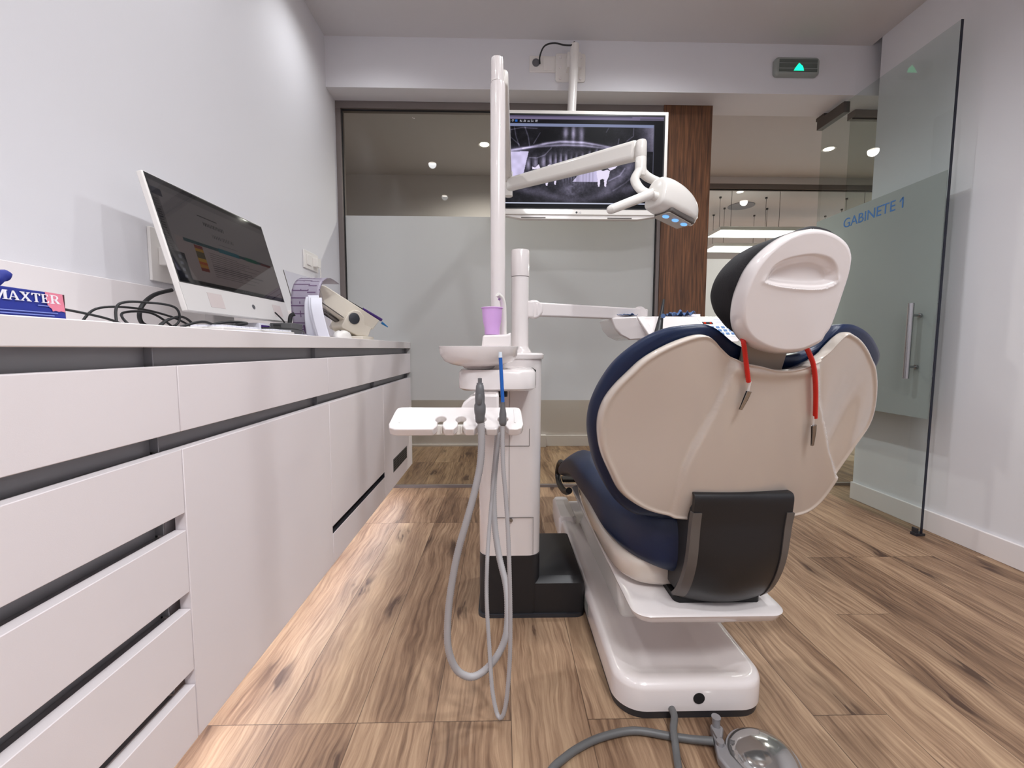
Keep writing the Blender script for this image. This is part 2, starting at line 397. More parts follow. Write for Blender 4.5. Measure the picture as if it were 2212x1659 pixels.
DATA={"shell":[[0.383,0.8984],[0.3594,0.895],[0.3225,0.8785],[0.286,0.8533],[0.2605,0.8234],[0.2369,0.792],[0.2203,0.7592],[0.2129,0.7222],[0.2154,0.6798],[0.2267,0.6329],[0.2488,0.5847],[0.2763,0.5352],[0.3106,0.5054],[0.3484,0.4863],[0.3944,0.4757],[0.4339,0.4729],[0.5211,0.4682],[0.6166,0.4644],[0.7019,0.4699],[0.7361,0.4751],[0.7628,0.4909],[0.7831,0.5216],[0.8025,0.5758],[0.8302,0.6447],[0.8501,0.6948],[0.8438,0.7367],[0.8176,0.7893],[0.7882,0.8311],[0.7645,0.8524],[0.7379,0.8729],[0.7068,0.8911],[0.6827,0.9007],[0.6663,0.904],[0.6508,0.8871],[0.6373,0.8681],[0.6205,0.8544],[0.6028,0.8462],[0.5824,0.8379],[0.5526,0.8324],[0.5217,0.8333],[0.4939,0.8398],[0.4616,0.8461],[0.4376,0.8578],[0.4145,0.8756],[0.3985,0.8905]],"cush":[[0.3928,0.9199],[0.3688,0.9183],[0.3341,0.9131],[0.3006,0.8985],[0.2675,0.8728],[0.2396,0.8418],[0.2186,0.8019],[0.2058,0.7645],[0.1999,0.7326],[0.1996,0.6965],[0.2053,0.6597],[0.2202,0.6055],[0.2436,0.554],[0.2799,0.4971],[0.3223,0.4626],[0.3687,0.4541],[0.4169,0.4514],[0.5492,0.4604],[0.6515,0.4602],[0.7341,0.4712],[0.8034,0.5002],[0.829,0.5549],[0.835,0.6308],[0.835,0.6815],[0.835,0.7259],[0.835,0.7822],[0.835,0.8276],[0.8341,0.8567],[0.8012,0.8843],[0.7605,0.9073],[0.7208,0.9198],[0.698,0.9221],[0.6784,0.92],[0.6634,0.9087],[0.6473,0.8898],[0.6271,0.8727],[0.5884,0.8602],[0.5372,0.8601],[0.4861,0.8732],[0.4664,0.8807],[0.4483,0.8908],[0.4294,0.9045],[0.4114,0.9154]],"head":[[0.5143,1.0705],[0.5386,1.0675],[0.5604,1.0599],[0.579,1.0486],[0.5912,1.0335],[0.5959,1.0194],[0.5979,0.9975],[0.5964,0.9645],[0.5943,0.932],[0.5914,0.908],[0.5845,0.8937],[0.5802,0.8819],[0.5665,0.8733],[0.5437,0.864],[0.5103,0.8615],[0.4791,0.8683],[0.4531,0.8798],[0.4363,0.8932],[0.4249,0.9098],[0.4177,0.9327],[0.4159,0.9626],[0.4193,0.9865],[0.4261,1.0099],[0.44,1.0326],[0.4616,1.0535],[0.485,1.0659]],"hcush":[[0.5376,1.0857],[0.5151,1.0785],[0.4837,1.0676],[0.4529,1.0553],[0.4332,1.0394],[0.4182,1.0149],[0.4128,0.9896],[0.4165,0.9695],[0.4283,0.946],[0.445,0.9277],[0.4666,0.9083],[0.5075,0.8878],[0.5564,0.8835],[0.603,0.8974],[0.6018,0.9287],[0.6028,0.972],[0.6048,1.0071],[0.6061,1.034],[0.5985,1.0575],[0.5835,1.0748],[0.5624,1.0833]],"creaseL":[[0.4432,0.8391],[0.4397,0.7913],[0.4312,0.7418],[0.42,0.7001],[0.4089,0.6586],[0.4001,0.6105],[0.3965,0.5564],[0.3968,0.4825]],"creaseR":[[0.6155,0.8382],[0.6506,0.7602],[0.6921,0.7007],[0.7273,0.6476],[0.7824,0.5799],[0.8367,0.5202]],"scoop":[[0.4458,0.987],[0.452,1.0067],[0.4692,1.0203],[0.4974,1.0275],[0.5237,1.0292],[0.551,1.0225],[0.5667,1.0077],[0.571,0.9917],[0.5695,0.9827],[0.5507,0.9742],[0.5162,0.9723],[0.4721,0.9766],[0.4482,0.9833]],"hose1":[[-0.049,0.985,0.71],[-0.047,0.985,0.673],[-0.05,0.985,0.608],[-0.063,0.983,0.543],[-0.08,0.98,0.479],[-0.102,0.98,0.401],[-0.119,0.98,0.312],[-0.127,0.977,0.235],[-0.126,0.972,0.169],[-0.108,0.973,0.116],[-0.076,0.978,0.092],[-0.044,0.985,0.1],[-0.01,0.994,0.134],[0.01,1.01,0.176],[0.014,1.033,0.232],[0.009,1.06,0.277],[-0.008,1.093,0.334],[-0.02,1.125,0.408],[-0.023,1.149,0.501],[-0.016,1.171,0.584],[-0.009,1.186,0.684],[-0.011,1.2,0.746]],"hose2":[[0.001,0.985,0.699],[0.002,0.978,0.61],[0.009,0.971,0.525],[0.014,0.962,0.442],[0.017,0.952,0.359],[0.019,0.946,0.264],[0.018,0.942,0.167],[0.012,0.94,0.078],[0.004,0.94,0.031],[-0.006,0.945,0.017],[-0.015,0.955,0.032],[-0.024,0.968,0.078],[-0.03,0.987,0.157],[-0.037,1.009,0.259],[-0.037,1.038,0.338],[-0.033,1.066,0.408],[-0.027,1.095,0.482],[-0.018,1.124,0.571],[-0.008,1.162,0.65],[-0.001,1.2,0.746]],"cordL":[[0.4433,0.7947,0.884],[0.4507,0.8016,0.8653],[0.4589,0.8098,0.8435],[0.4729,0.8235,0.8075]],"cordR":[[0.5653,0.8,0.8724],[0.578,0.8068,0.8586],[0.5915,0.8155,0.8409],[0.6069,0.8293,0.8117],[0.6231,0.8472,0.7736],[0.6391,0.867,0.7314]],"clipL":[[0.4764,0.826,0.8011],[0.477,0.8308,0.789],[0.47,0.8464,0.7506]],"clipR":[[0.6363,0.8681,0.7274],[0.6402,0.8738,0.7149],[0.655,0.8959,0.6673]],"sealer":[[-0.7796,1.8204,1.1092],[-0.7554,1.8446,1.1295],[-0.7378,1.8622,1.1302],[-0.5644,2.0356,0.9984],[-0.5881,2.0119,0.9549],[-0.6443,1.9557,0.9767],[-0.6857,1.9143,0.9941],[-0.7233,1.8767,1.0341],[-0.7768,1.8232,1.0628]],"sealer2":[[-0.6878,1.8962,0.9673],[-0.6648,1.9192,1.0223],[-0.6451,1.9389,1.038],[-0.627,1.957,1.0336],[-0.6135,1.9705,1.0104],[-0.6111,1.9729,0.9737],[-0.5891,1.9949,0.9625],[-0.601,1.983,0.9226],[-0.6382,1.9458,0.9256],[-0.6851,1.8989,0.9576]]}
PV={"knob":[-0.6469,1.9351,0.9996]}
# ---------------- room shell ----------------
XL, XR, YP, YF, HC = -.967, 2.06, 2.69, 3.85, 2.56
bm = bmn(); box(bm, -3.4, 5.2, -2.0, 7.6, -.08, 0); struct('floor', bm, 'oak', 'oak plank floor with knots')
bm = bmn(); box(bm, XL-.12, XL, -2.0, 2.76, 0, 2.75); struct('wall_left', bm, 'wall')
bm = bmn(); box(bm, XR, XR+.12, -2.0, 2.46, 0, 2.75); struct('wall_right', bm, 'wall')
bm = bmn(); box(bm, XL, XR, -2.12, -2.0, 0, 2.75); struct('wall_rear', bm, 'wall')
bm = bmn(); box(bm, XL, XR, -2.0, 2.53, HC, HC+.1); struct('ceiling', bm, 'ceiling')
bm = bmn(); box(bm, XL, 5.2, 2.53, 2.76, 2.296, 2.70); struct('wall_partition', bm, 'wall', 'white bulkhead above the glass partition')
bm = bmn(); box(bm, XR+.12, 5.2, 2.36, 2.46, 0, 2.75); struct('wall_neighbour', bm, 'wall')
bm = bmn(); box(bm, -3.4, 5.2, 2.76, YF+.12, 2.34, 2.44); struct('ceiling_corridor', bm, 'ceiling')
bm = bmn(); box(bm, -3.4, 1.15, YF, YF+.12, 0, 2.34); struct('wall_corridor', bm, 'wall_warm')
bm = bmn(); box(bm, -3.4, XL-.12, 2.64, 2.76, 0, 2.34); struct('wall_corridor_near', bm, 'wall_warm')
bm = bmn(); box(bm, -3.5, -3.4, 2.64, YF+.12, 0, 2.34); struct('wall_corridor_end', bm, 'wall_warm')
bm = bmn(); box(bm, 5.0, 5.1, 2.46, 7.6, 0, 2.6); struct('wall_far_right', bm, 'wall')
bm = bmn(); box(bm, .9, 5.2, 7.4, 7.5, 0, 2.6); struct('wall_reception', bm, 'wall')
bm = bmn(); box(bm, .9, 1.0, YF+.12, 7.4, 0, 2.6); struct('wall_reception_left', bm, 'wall')
bm = bmn(); box(bm, .9, 5.2, YF+.12, 7.5, 2.5, 2.6); struct('ceiling_reception', bm, 'ceiling')
# skirtings
bm = bmn(); box(bm, XR-.014, XR, -2.0, 2.46, 0, .098); struct('baseboard_right', bm, 'skirting', bevel=.002)
bm = bmn(); box(bm, .20, 1.15, YF-.014, YF, 0, .098); box(bm, .33, .39, YF-.05, YF, 0, .105)
box(bm, -3.4, -.05, YF-.014, YF, 0, .02); struct('baseboard_corridor', bm, 'skirting', bevel=.002)

# glass partition between the room and the corridor
FZ0, FZ1 = .552, 1.656
def partition(name, x0, x1, y, zt, label, jl=True, jr=True, jw=.03, glassmat='pane_clear', sill=True, rail=.04):
    t = sthing(name, ((x0+x1)/2, y, 0), label)
    bm = bmn(); box(bm, x0, x1, y-.005, y+.005, .012, zt-rail+.004); obj('pane', bm, glassmat, t)
    bm = bmn(); box(bm, x0+jw*.3, x1-jw*.3, y-.0075, y-.0055, FZ0, FZ1); obj('frosted_film', bm, 'frosting', t)
    bm = bmn(); box(bm, x0, x1, y-.03, y+.03, zt-rail, zt)
    if jl: box(bm, x0, x0+jw, y-.03, y+.03, 0, zt-rail)
    if jr: box(bm, x1-jw*.7, x1, y-.03, y+.03, 0, zt-rail)
    obj('frame', bm, 'alu', t, bevel=.0015)
    bm = bmn(); box(bm, x0+(jw if jl else 0), x1-(jw*.7 if jr else 0), y-.014, y-.010, zt-rail-.008, zt-rail)
    if jl: box(bm, x0+jw, x0+jw+.006, y-.014, y-.010, .02, zt-rail-.008)
    if jr: box(bm, x1-jw*.7-.006, x1-jw*.7, y-.014, y-.010, .02, zt-rail-.008)
    obj('gasket', bm, 'black_gap', t)
    bm = bmn(); box(bm, x0, x1, y-.012, y+.012, 0, .016); obj('sill_rail', bm, 'alu', t)
    return t
partition('window_1', XL, .948, YP, 2.296, 'fixed glass partition with frosted band and bronze grey frame')
bm = bmn(); box(bm, .948, 1.236, 2.655, 2.758, 0, 2.2955); struct('wall_pillar', bm, 'walnut', 'walnut veneered pillar beside the doorway')
partition('window_2', 2.10, 5.0, YP+.01, 2.296, 'neighbouring glass partition seen through the open door', jl=False)
partition('window_3', 1.15, 5.0, YF, 2.285, 'glass partition across the corridor', jl=True, jr=False)
bm = bmn(); box(bm, 1.15, 5.0, YF-.035, YF+.05, 2.285, 2.34); struct('trim_1', bm, 'wall_warm')

# swung-open glass door
D0, D1, DX = 1.93, 2.735, 1.957
door = sthing('door_1', (DX, 2.7, 0), 'frameless glass door standing open along the right wall')
bm = bmn(); box(bm, DX-.005, DX+.005, D0, D1, .012, 2.272); obj('pane', bm, 'pane_door', door)
bm = bmn(); box(bm, DX-.0055, DX+.0055, D0-.0022, D0-.0002, .012, 2.272); obj('pane_edge', bm, 'edge_dark', door)
bm = bmn(); box(bm, DX-.0075, DX-.0055, D0+.003, D1-.003, FZ0, FZ1); obj('frosted_film', bm, 'frosting_door', door)
bm = bmn(); box(bm, DX-.018, DX+.018, 2.55, D1+.03, 2.215, 2.275); box(bm, DX-.012, DX+.03, D1-.02, D1+.05, 2.275, 2.296); obj('patch_hinge', bm, 'bronze', door, bevel=.002)
bm = bmn(); box(bm, DX-.018, DX+.018, 2.60, D1+.03, .004, .05); obj('patch_hinge', bm, 'bronze', door, bevel=.002)
bm = bmn(); box(bm, DX-.022, DX+.022, D0+.0, D0+.03, .0, .012); box(bm, DX-.016, DX-.008, D0+.004, D0+.03, .0, .035); obj('floor_latch', bm, 'dark_grey', door)
for s, nm in ((-1, 'handle'), (1, 'handle')):
    bm = bmn(); hx = DX+s*.058
    cyl(bm, (hx, 2.005, .735), (hx, 2.005, 1.085), .0125)
    hd = obj(nm, bm, 'steel', door, smooth=True)
    for z in (.79, 1.03):
        bm = bmn(); cyl(bm, (hx-s*.011, 2.005, z), (DX+s*.006, 2.005, z), .006); cyl(bm, (DX+s*.018, 2.005, z), (DX+s*.0056, 2.005, z), .0095)
        obj('handle_post', bm, 'steel', hd, smooth=True)
# room name lettering (reads from inside the room)
text('lettering', 'GABINETE 1', .074, frame4((DX-.0082, 2.515, 1.560), (0, -1, 0), (0, 0, 1)), 'door_blue', door, spacing=.98)
lt = [o for o in door.children if o.name.startswith('lettering')][0]
ym = min(v.co.y for v in lt.data.vertices); zt_ = max(v.co.z for v in lt.data.vertices if v.co.y < ym+.02)
bm = bmn(); prism(bm, [(DX-.0086, ym+.004, zt_), (DX-.0086, ym+.007, zt_), (DX-.0086, ym+.021, zt_-.013), (DX-.0086, ym+.021, zt_-.020), (DX-.0086, ym+.004, zt_-.008)], (.0008, 0, 0)); obj('lettering', bm, 'door_blue', door)

# ---------------- built-in cabinets ----------------
FX, BX = -.563, -.584
YE = 2.70
wt = thing('worktop', 'long white worktop with upstand running along the left wall', 'worktop', (-.76, 1.0, .87))
bm = bmn(); box(bm, XL+.001, -.5605, -.7, YE+.004, .8705, .907); obj('slab', bm, 'solid_surface', wt, bevel=.0015)
bm = bmn(); box(bm, XL+.001, XL+.012, -.7, YE-.005, .9072, 1.037); obj('upstand', bm, 'solid_surface', wt, bevel=.0015)

def cabinet(label, y0, y1, fronts, chans, end=False):
    t = thing('base_cabinet', label, 'cabinet', (-.77, (y0+y1)/2, .15), 'built-in cabinets along the left wall')
    bm = bmn(); box(bm, XL+.001, BX-.018, y0+.001, y1-.001, .152, .869)
    if end: box(bm, BX-.018, FX, y1-.004, y1-.001, .152, .869)
    obj('carcass', bm, 'lacquer', t)
    for kind, a, b, z0, z1 in fronts:
        bm = bmn(); box(bm, BX, FX, a+.0012, b-.0012, z0, z1); obj(kind, bm, 'lacquer', t, bevel=.0012)
    for a, b, z0, z1 in chans:
        bm = bmn(); box(bm, BX-.017, BX-.014, a, b, z0-.004, z1+.006)
        box(bm, BX-.014, BX, a, b, z0-.006, z0-.003); box(bm, BX-.017, BX, b, b+.002, z0, z1)
        obj('handle_channel', bm, 'channel', t, bevel=.0008)
        bm = bmn(); box(bm, BX-.0175, BX-.0135, b+.0005, b+.004, z0-.004, z1+.006); obj('channel_gap_shade', bm, 'black_gap', t)  # black sliver at the channel joint, drawn as its shadow
    return t
A, B, Cc = .767, 1.42, 2.063
c1 = cabinet('near white cabinet with a stack of five handleless drawers', -.6, A,
        [('drawer_front', -.6, A, .7235, .839), ('drawer_front', -.6, A, .578, .6925), ('drawer_front', -.6, A, .432, .5465), ('drawer_front', -.6, A, .284, .400), ('drawer_front', -.6, A, .150, .2548)],
        [(-.6, .742, .839, .870), (-.6, .742, .6925, .7235), (-.6, .742, .5465, .578), (-.6, .742, .400, .432), (-.6, .742, .2548, .284)])
c2 = cabinet('middle white cabinet with one drawer above a tall plain door', A, B,
        [('drawer_front', A, B, .7235, .839), ('door', A, B, .150, .6925)],
        [(A-.018, B-.04, .839, .870), (A-.018, B-.04, .6925, .7235)])
c3 = cabinet('far white cabinet with a wide drawer, a lift-up door and a vent grille', B, YE,
        [('drawer_front', B, YE, .7235, .839), ('door', B, Cc, .2785, .6925), ('side_panel', Cc, YE, .150, .6925), ('plinth_panel', B, Cc, .150, .2530)],
        [(B-.035, YE-.02, .839, .870), (B-.035, 1.99, .6925, .7235), (1.995, YE-.02, .6925, .7235)], end=True)
bm = bmn(); box(bm, BX-.012, BX, B+.004, Cc-.002, .2525, .279); box(bm, BX-.001, FX-.001, B+.004, Cc-.002, .2531, .2545); box(bm, BX-.001, FX-.001, Cc-.0035, Cc-.0015, .2545, .2785); obj('finger_slot', bm, 'dark_grey', c3)
bm = bmn()
box(bm, FX-.001, FX+.0012, 2.225, 2.545, .228, .298)
gr = obj('vent_grille', bm, 'pipe_grey', c3, bevel=.0008)
bm = bmn()
for j in range(5):
    for i in range(5):
        z = .233+j*.0125; a = 2.233+i*.0612; box(bm, FX+.0011, FX+.0018, a, a+.054, z, z+.0085)
obj('grille_slot', bm, 'black_gap', gr)
bm = bmn(); box(bm, XL+.001, -.70, -.6, YE-.02, 0, .151); struct('trim_2', bm, 'lacquer', 'recessed plinth under the floating cabinets')
# LED strip under the cabinet fronts
bm = bmn(); box(bm, -.640, -.628, -.55, YE-.05, .1465, .1515); ls = obj('led_strip', bm, 'led_strip'); tag(ls, 'warm LED strip fixed under the floating white cabinets', 'light strip')

# ---------------- ceiling lights ----------------
def downlight(x, y, z, label, grp, power=0, mat='lamp_disc', blend=.6, ang=105, r=.031, col=(1, .955, .90)):
    t = thing('ceiling_downlight', label, 'ceiling light', (x, y, z), grp)
    bm = bmn(); lathe(bm, [(r, -.001), (r+.012, -.003), (r+.012, -.0005), (r, .0)], (x, y, z), cap0=False, cap1=False); obj('trim_ring', bm, 'white_plastic', t, smooth=True)
    bm = bmn(); lathe(bm, [(r-.001, -.0018), (r-.001, -.0006)], (x, y, z)); obj('diffuser', bm, mat, t)
    if power:
        d = lamp('beam', 'SPOT', (x, y, z-.012), power, col, (0, 0, 0), t, spot_size=R(ang), spot_blend=blend, shadow_soft_size=.035)
    return t
RC = (.95, .97, 1.0)
for i, (y, pl) in enumerate(((2.10, 'nearest the bulkhead'), (1.22, 'second back from the bulkhead'), (.36, 'third back from the bulkhead'), (-.55, 'over the near end of the worktop'))):
    downlight(-.64, y, HC, 'round recessed downlight above the worktop, '+pl, 'room downlights', 15, ang=150, blend=1, col=RC)
for i, (y, pl) in enumerate(((1.95, 'nearest the bulkhead'), (1.0, 'second back from the bulkhead'), (.1, 'nearest the photographer'))):  # unseen row, added to light the cabinet fronts from the right
    downlight(.72, y, HC, 'round downlight in the added, unseen right row, '+pl, 'room downlights', 44, ang=160, blend=1, col=RC)
t = thing('ceiling_panel', 'square white light panel in the ceiling, largest of the room lights', 'ceiling light', (.55, -.75, HC))
bm = bmn(); box(bm, .25, .85, -1.05, -.45, HC-.012, HC-.0005); obj('frame', bm, 'white_plastic', t)
bm = bmn(); box(bm, .265, .835, -1.035, -.465, HC-.014, HC-.0125); obj('diffuser', bm, 'panel_glow', t)
lamp('glow', 'AREA', (.55, -.75, HC-.03), 30, RC, (0, 0, 0), t, shape='SQUARE', size=.56)
for x, pl in ((-.13, 'left one'), (1.17, 'middle one beside the walnut pillar'), (2.40, 'right one above the doorway')):
    downlight(x, 3.28, 2.34, 'corridor downlight seen beyond the bulkhead, '+pl, 'corridor downlights', 66, col=(1, .95, .88), r=.034, ang=160, blend=1)
bm = bmn(); box(bm, -.66, -.46, .98, 1.14, HC-.012, HC-.0005)
t = thing('ceiling_vent', 'square white ceiling vent mirrored faintly in the partition glass', 'vent', (-.56, 1.06, HC))
obj('grille', bm, 'sign_grey', t)
# reception lights beyond the corridor glass
for i, (y0, y1, x0, z, pl) in enumerate(((4.5, 4.80, 2.22, 2.083, 'nearer'), (5.10, 5.42, 2.45, 2.062, 'farther'))):
    t = thing('pendant_light', pl+' long white suspended linear light in the reception room', 'pendant light', (x0+1, y0, z), 'suspended linear lights')
    bm = bmn(); box(bm, x0, x0+1.7, y0, y1, z, z+.035); obj('housing', bm, 'white_plastic', t, bevel=.003)
    bm = bmn(); box(bm, x0+.01, x0+1.69, y0+.01, y1-.01, z-.004, z-.0002); obj('diffuser', bm, 'linear_light', t)
    lamp('glow', 'AREA', (x0+.85, (y0+y1)/2, z-.02), 60, (1, .98, .96), (0, 0, 0), t, shape='RECTANGLE', size=1.6, size_y=.25)
    for cx in (x0+.12, x0+.62, x0+1.5):
        for cy in (y0+.03, y1-.03):
            bm = bmn(); cyl(bm, (cx, cy, z+.034), (cx, cy, 2.5), .0022, n=8); cyl(bm, (cx, cy, 2.484), (cx, cy, 2.4995), .012, n=12); obj('suspension_wire', bm, 'dark_grey', t)
bm = bmn(); lathe(bm, [(.14, -.006), (.14, 0)], (2.72, 5.05, 2.4995)); sp = obj('ceiling_disc', bm, 'disc_grey'); tag(sp, 'round grey disc set in the reception ceiling', 'ceiling speaker')  # flat grey disc just under the reception ceiling
downlight(2.47, 4.62, 2.5, 'small bright downlight next to the round grey ceiling disc', 'reception downlights', 10)

# ---------------- things fixed to walls ----------------
t = thing('emergency_light', 'oblong grey emergency light with green lamp on the white bulkhead', 'emergency light', (1.63, 2.53, 2.43))
bm = bmn(); p = rrect(1.505, 1.757, 2.381, 2.479, .022)
stack(bm, [[(x, 2.5295, z) for x, z in p], [(x, 2.512, z) for x, z in p], [(1.631+(x-1.631)*.93, 2.500, 2.43+(z-2.43)*.86) for x, z in p]]); obj('housing', bm, 'sign_grey', t, bevel=.002)
bm = bmn(); box(bm, 1.525, 1.737, 2.497, 2.5, 2.398, 2.412); box(bm, 1.525, 1.737, 2.497, 2.5, 2.446, 2.462); box(bm, 1.525, 1.737, 2.4985, 2.5, 2.418, 2.442); obj('lens_ribs', bm, 'sign_dark', t)
bm = bmn(); prism(bm, [(1.605, 2.4965, 2.402), (1.662, 2.4965, 2.402), (1.655, 2.4965, 2.425), (1.634, 2.4965, 2.442), (1.620, 2.4965, 2.425)], (0, .002, 0)); obj('signal_lamp', bm, 'green_led', t)
t = thing('wall_socket', 'double white socket plate with round outlet on the bulkhead', 'socket', (.22, 2.53, 2.43))
bm = bmn(); box(bm, .148, .292, 2.521, 2.5295, 2.386, 2.470); obj('plate', bm, 'white_plastic', t, bevel=.002)
bm = bmn(); lathe(bm, [(.021, 0), (.021, .003), (.015, .003), (.015, .001)], (.184, 2.521, 2.434), axis=Vector((0, -1, 0))); obj('outlet', bm, 'grey_logo', t, smooth=True)
bm = bmn(); box(bm, .224, .286, 2.5185, 2.521, 2.395, 2.462); obj('blank_cover', bm, 'white_plastic', t, bevel=.001)

# wall socket plates on the left wall
t = thing('wall_switch', 'white double switch plate with a plug, above the worktop near the glass', 'switch', (XL, 2.25, 1.31))
bm = bmn(); box(bm, XL+.0005, XL+.008, 2.175, 2.335, 1.262, 1.348); obj('plate', bm, 'white_plastic', t, bevel=.0015)
bm = bmn(); box(bm, XL+.008, XL+.014, 2.20, 2.245, 1.280, 1.330); obj('rocker', bm, 'white_plastic', t, bevel=.001)
bm = bmn(); box(bm, XL+.008, XL+.03, 2.272, 2.318, 1.282, 1.326); tube(bm, [(XL+.028, 2.30, 1.285), (XL+.03, 2.31, 1.25), (XL+.02, 2.315, 1.18), (XL+.015, 2.31, 1.05)], .003, n=8); obj('plug', bm, 'white_plastic', t, bevel=.001)
t = thing('wall_socket', 'white socket plate on the left wall half hidden behind the computer', 'socket', (XL, 1.28, 1.14))
bm = bmn(); box(bm, XL+.0005, XL+.009, 1.235, 1.34, 1.055, 1.20); obj('plate', bm, 'white_plastic', t, bevel=.0015)
bm = bmn(); box(bm, XL+.009, XL+.03, 1.26, 1.31, 1.10, 1.15); obj('plug', bm, 'white_plastic', t, bevel=.002)

# ---------------- television ----------------
tv = thing('television', 'wall-hung white television showing a dental x-ray behind the lamp', 'television', (.40, 2.40, 1.85))
TX0, TX1, TZ0, TZ1, TY = -.050, .872, 1.578, 2.108, 2.37
bm = bmn(); box(bm, TX0, TX1, TY, TY+.045, TZ0, TZ1); box(bm, .12, .70, TY+.045, TY+.075, 1.66, 2.0); obj('body', bm, 'lamp_white', tv, bevel=.004)
bm = bmn(); zc = TZ0
prism(bm, [(TX0+.04, TY+.005, zc), (.10, TY+.005, zc-.02), (.72, TY+.005, zc-.02), (TX1-.03, TY+.005, zc)], (0, .035, 0)); sb = obj('speaker_bar', bm, 'white_plastic', tv, bevel=.002)
for a, b in ((.10, .23), (.56, .69)):
    bm = bmn(); box(bm, a, b, TY+.003, TY+.005, zc-.016, zc-.011); obj('speaker_slot', bm, 'trim_grey', sb)
bm = bmn(); box(bm, TX0+.018, TX1-.018, TY-.0012, TY-.0002, TZ0+.03, TZ1-.018); obj('bezel', bm, 'black_plastic', tv)

def screen_mesh(name, nu, nv, P, fn, mat, parent):
    # P(u,v)->point; fn(U,V)->rgb arrays (what the display shows), stored as a colour layer
    us = (np.arange(nu+1))/nu; vv = (np.arange(nv+1))/nv
    verts = [tuple(P(u, v)) for v in vv for u in us]
    faces = [(j*(nu+1)+i, j*(nu+1)+i+1, (j+1)*(nu+1)+i+1, (j+1)*(nu+1)+i) for j in range(nv) for i in range(nu)]
    me = bpy.data.meshes.new(name); me.from_pydata(verts, [], faces); me.materials.append(M[mat])
    U, V = np.meshgrid(us, vv); rgb = fn(U, V).reshape(-1, 3)
    ca = me.color_attributes.new('Col', 'FLOAT_COLOR', 'POINT')
    ca.data.foreach_set('color', np.concatenate([rgb, np.ones((len(rgb), 1))], 1).astype(np.float32).ravel())
    o = bpy.data.objects.new(name, me); COL.objects.link(o); o.parent = parent
    if parent.type == 'EMPTY': o.location = -parent.location
    return o
def srgb2lin(a): a = np.clip(a, 0, 1); return np.where(a <= .04045, a/12.92, ((a+.055)/1.055)**2.4)
def poly_mask(X, Y, P):
    inside = np.zeros(X.shape, bool); n = len(P); j = n-1
    for i in range(n):
        xi, yi = P[i]; xj, yj = P[j]
        if yi != yj:
            c = ((yi > Y) != (yj > Y)) & (X < (xj-xi)*(Y-yi)/(yj-yi)+xi); inside ^= c
        j = i
    return inside
def seg_d(X, Y, pts):
    d = np.full(X.shape, 1e9)
    for (x0, y0), (x1, y1) in zip(pts, pts[1:]):
        dx, dy = x1-x0, y1-y0; t = np.clip(((X-x0)*dx+(Y-y0)*dy)/(dx*dx+dy*dy+1e-9), 0, 1)
        d = np.minimum(d, np.hypot(X-x0-t*dx, Y-y0-t*dy))
    return d
def vnoise(X, Y, sc, seed):
    rs = np.random.RandomState(seed); G = rs.rand(256, 256); x = X/sc+300; y = Y/sc+300
    xi = np.floor(x).astype(int); yi = np.floor(y).astype(int); fx = x-xi; fy = y-yi; fx = fx*fx*(3-2*fx); fy = fy*fy*(3-2*fy)
    g = lambda a, b: G[a % 256, b % 256]
    return (g(xi, yi)*(1-fx)+g(xi+1, yi)*fx)*(1-fy)+(g(xi, yi+1)*(1-fx)+g(xi+1, yi+1)*fx)*fy
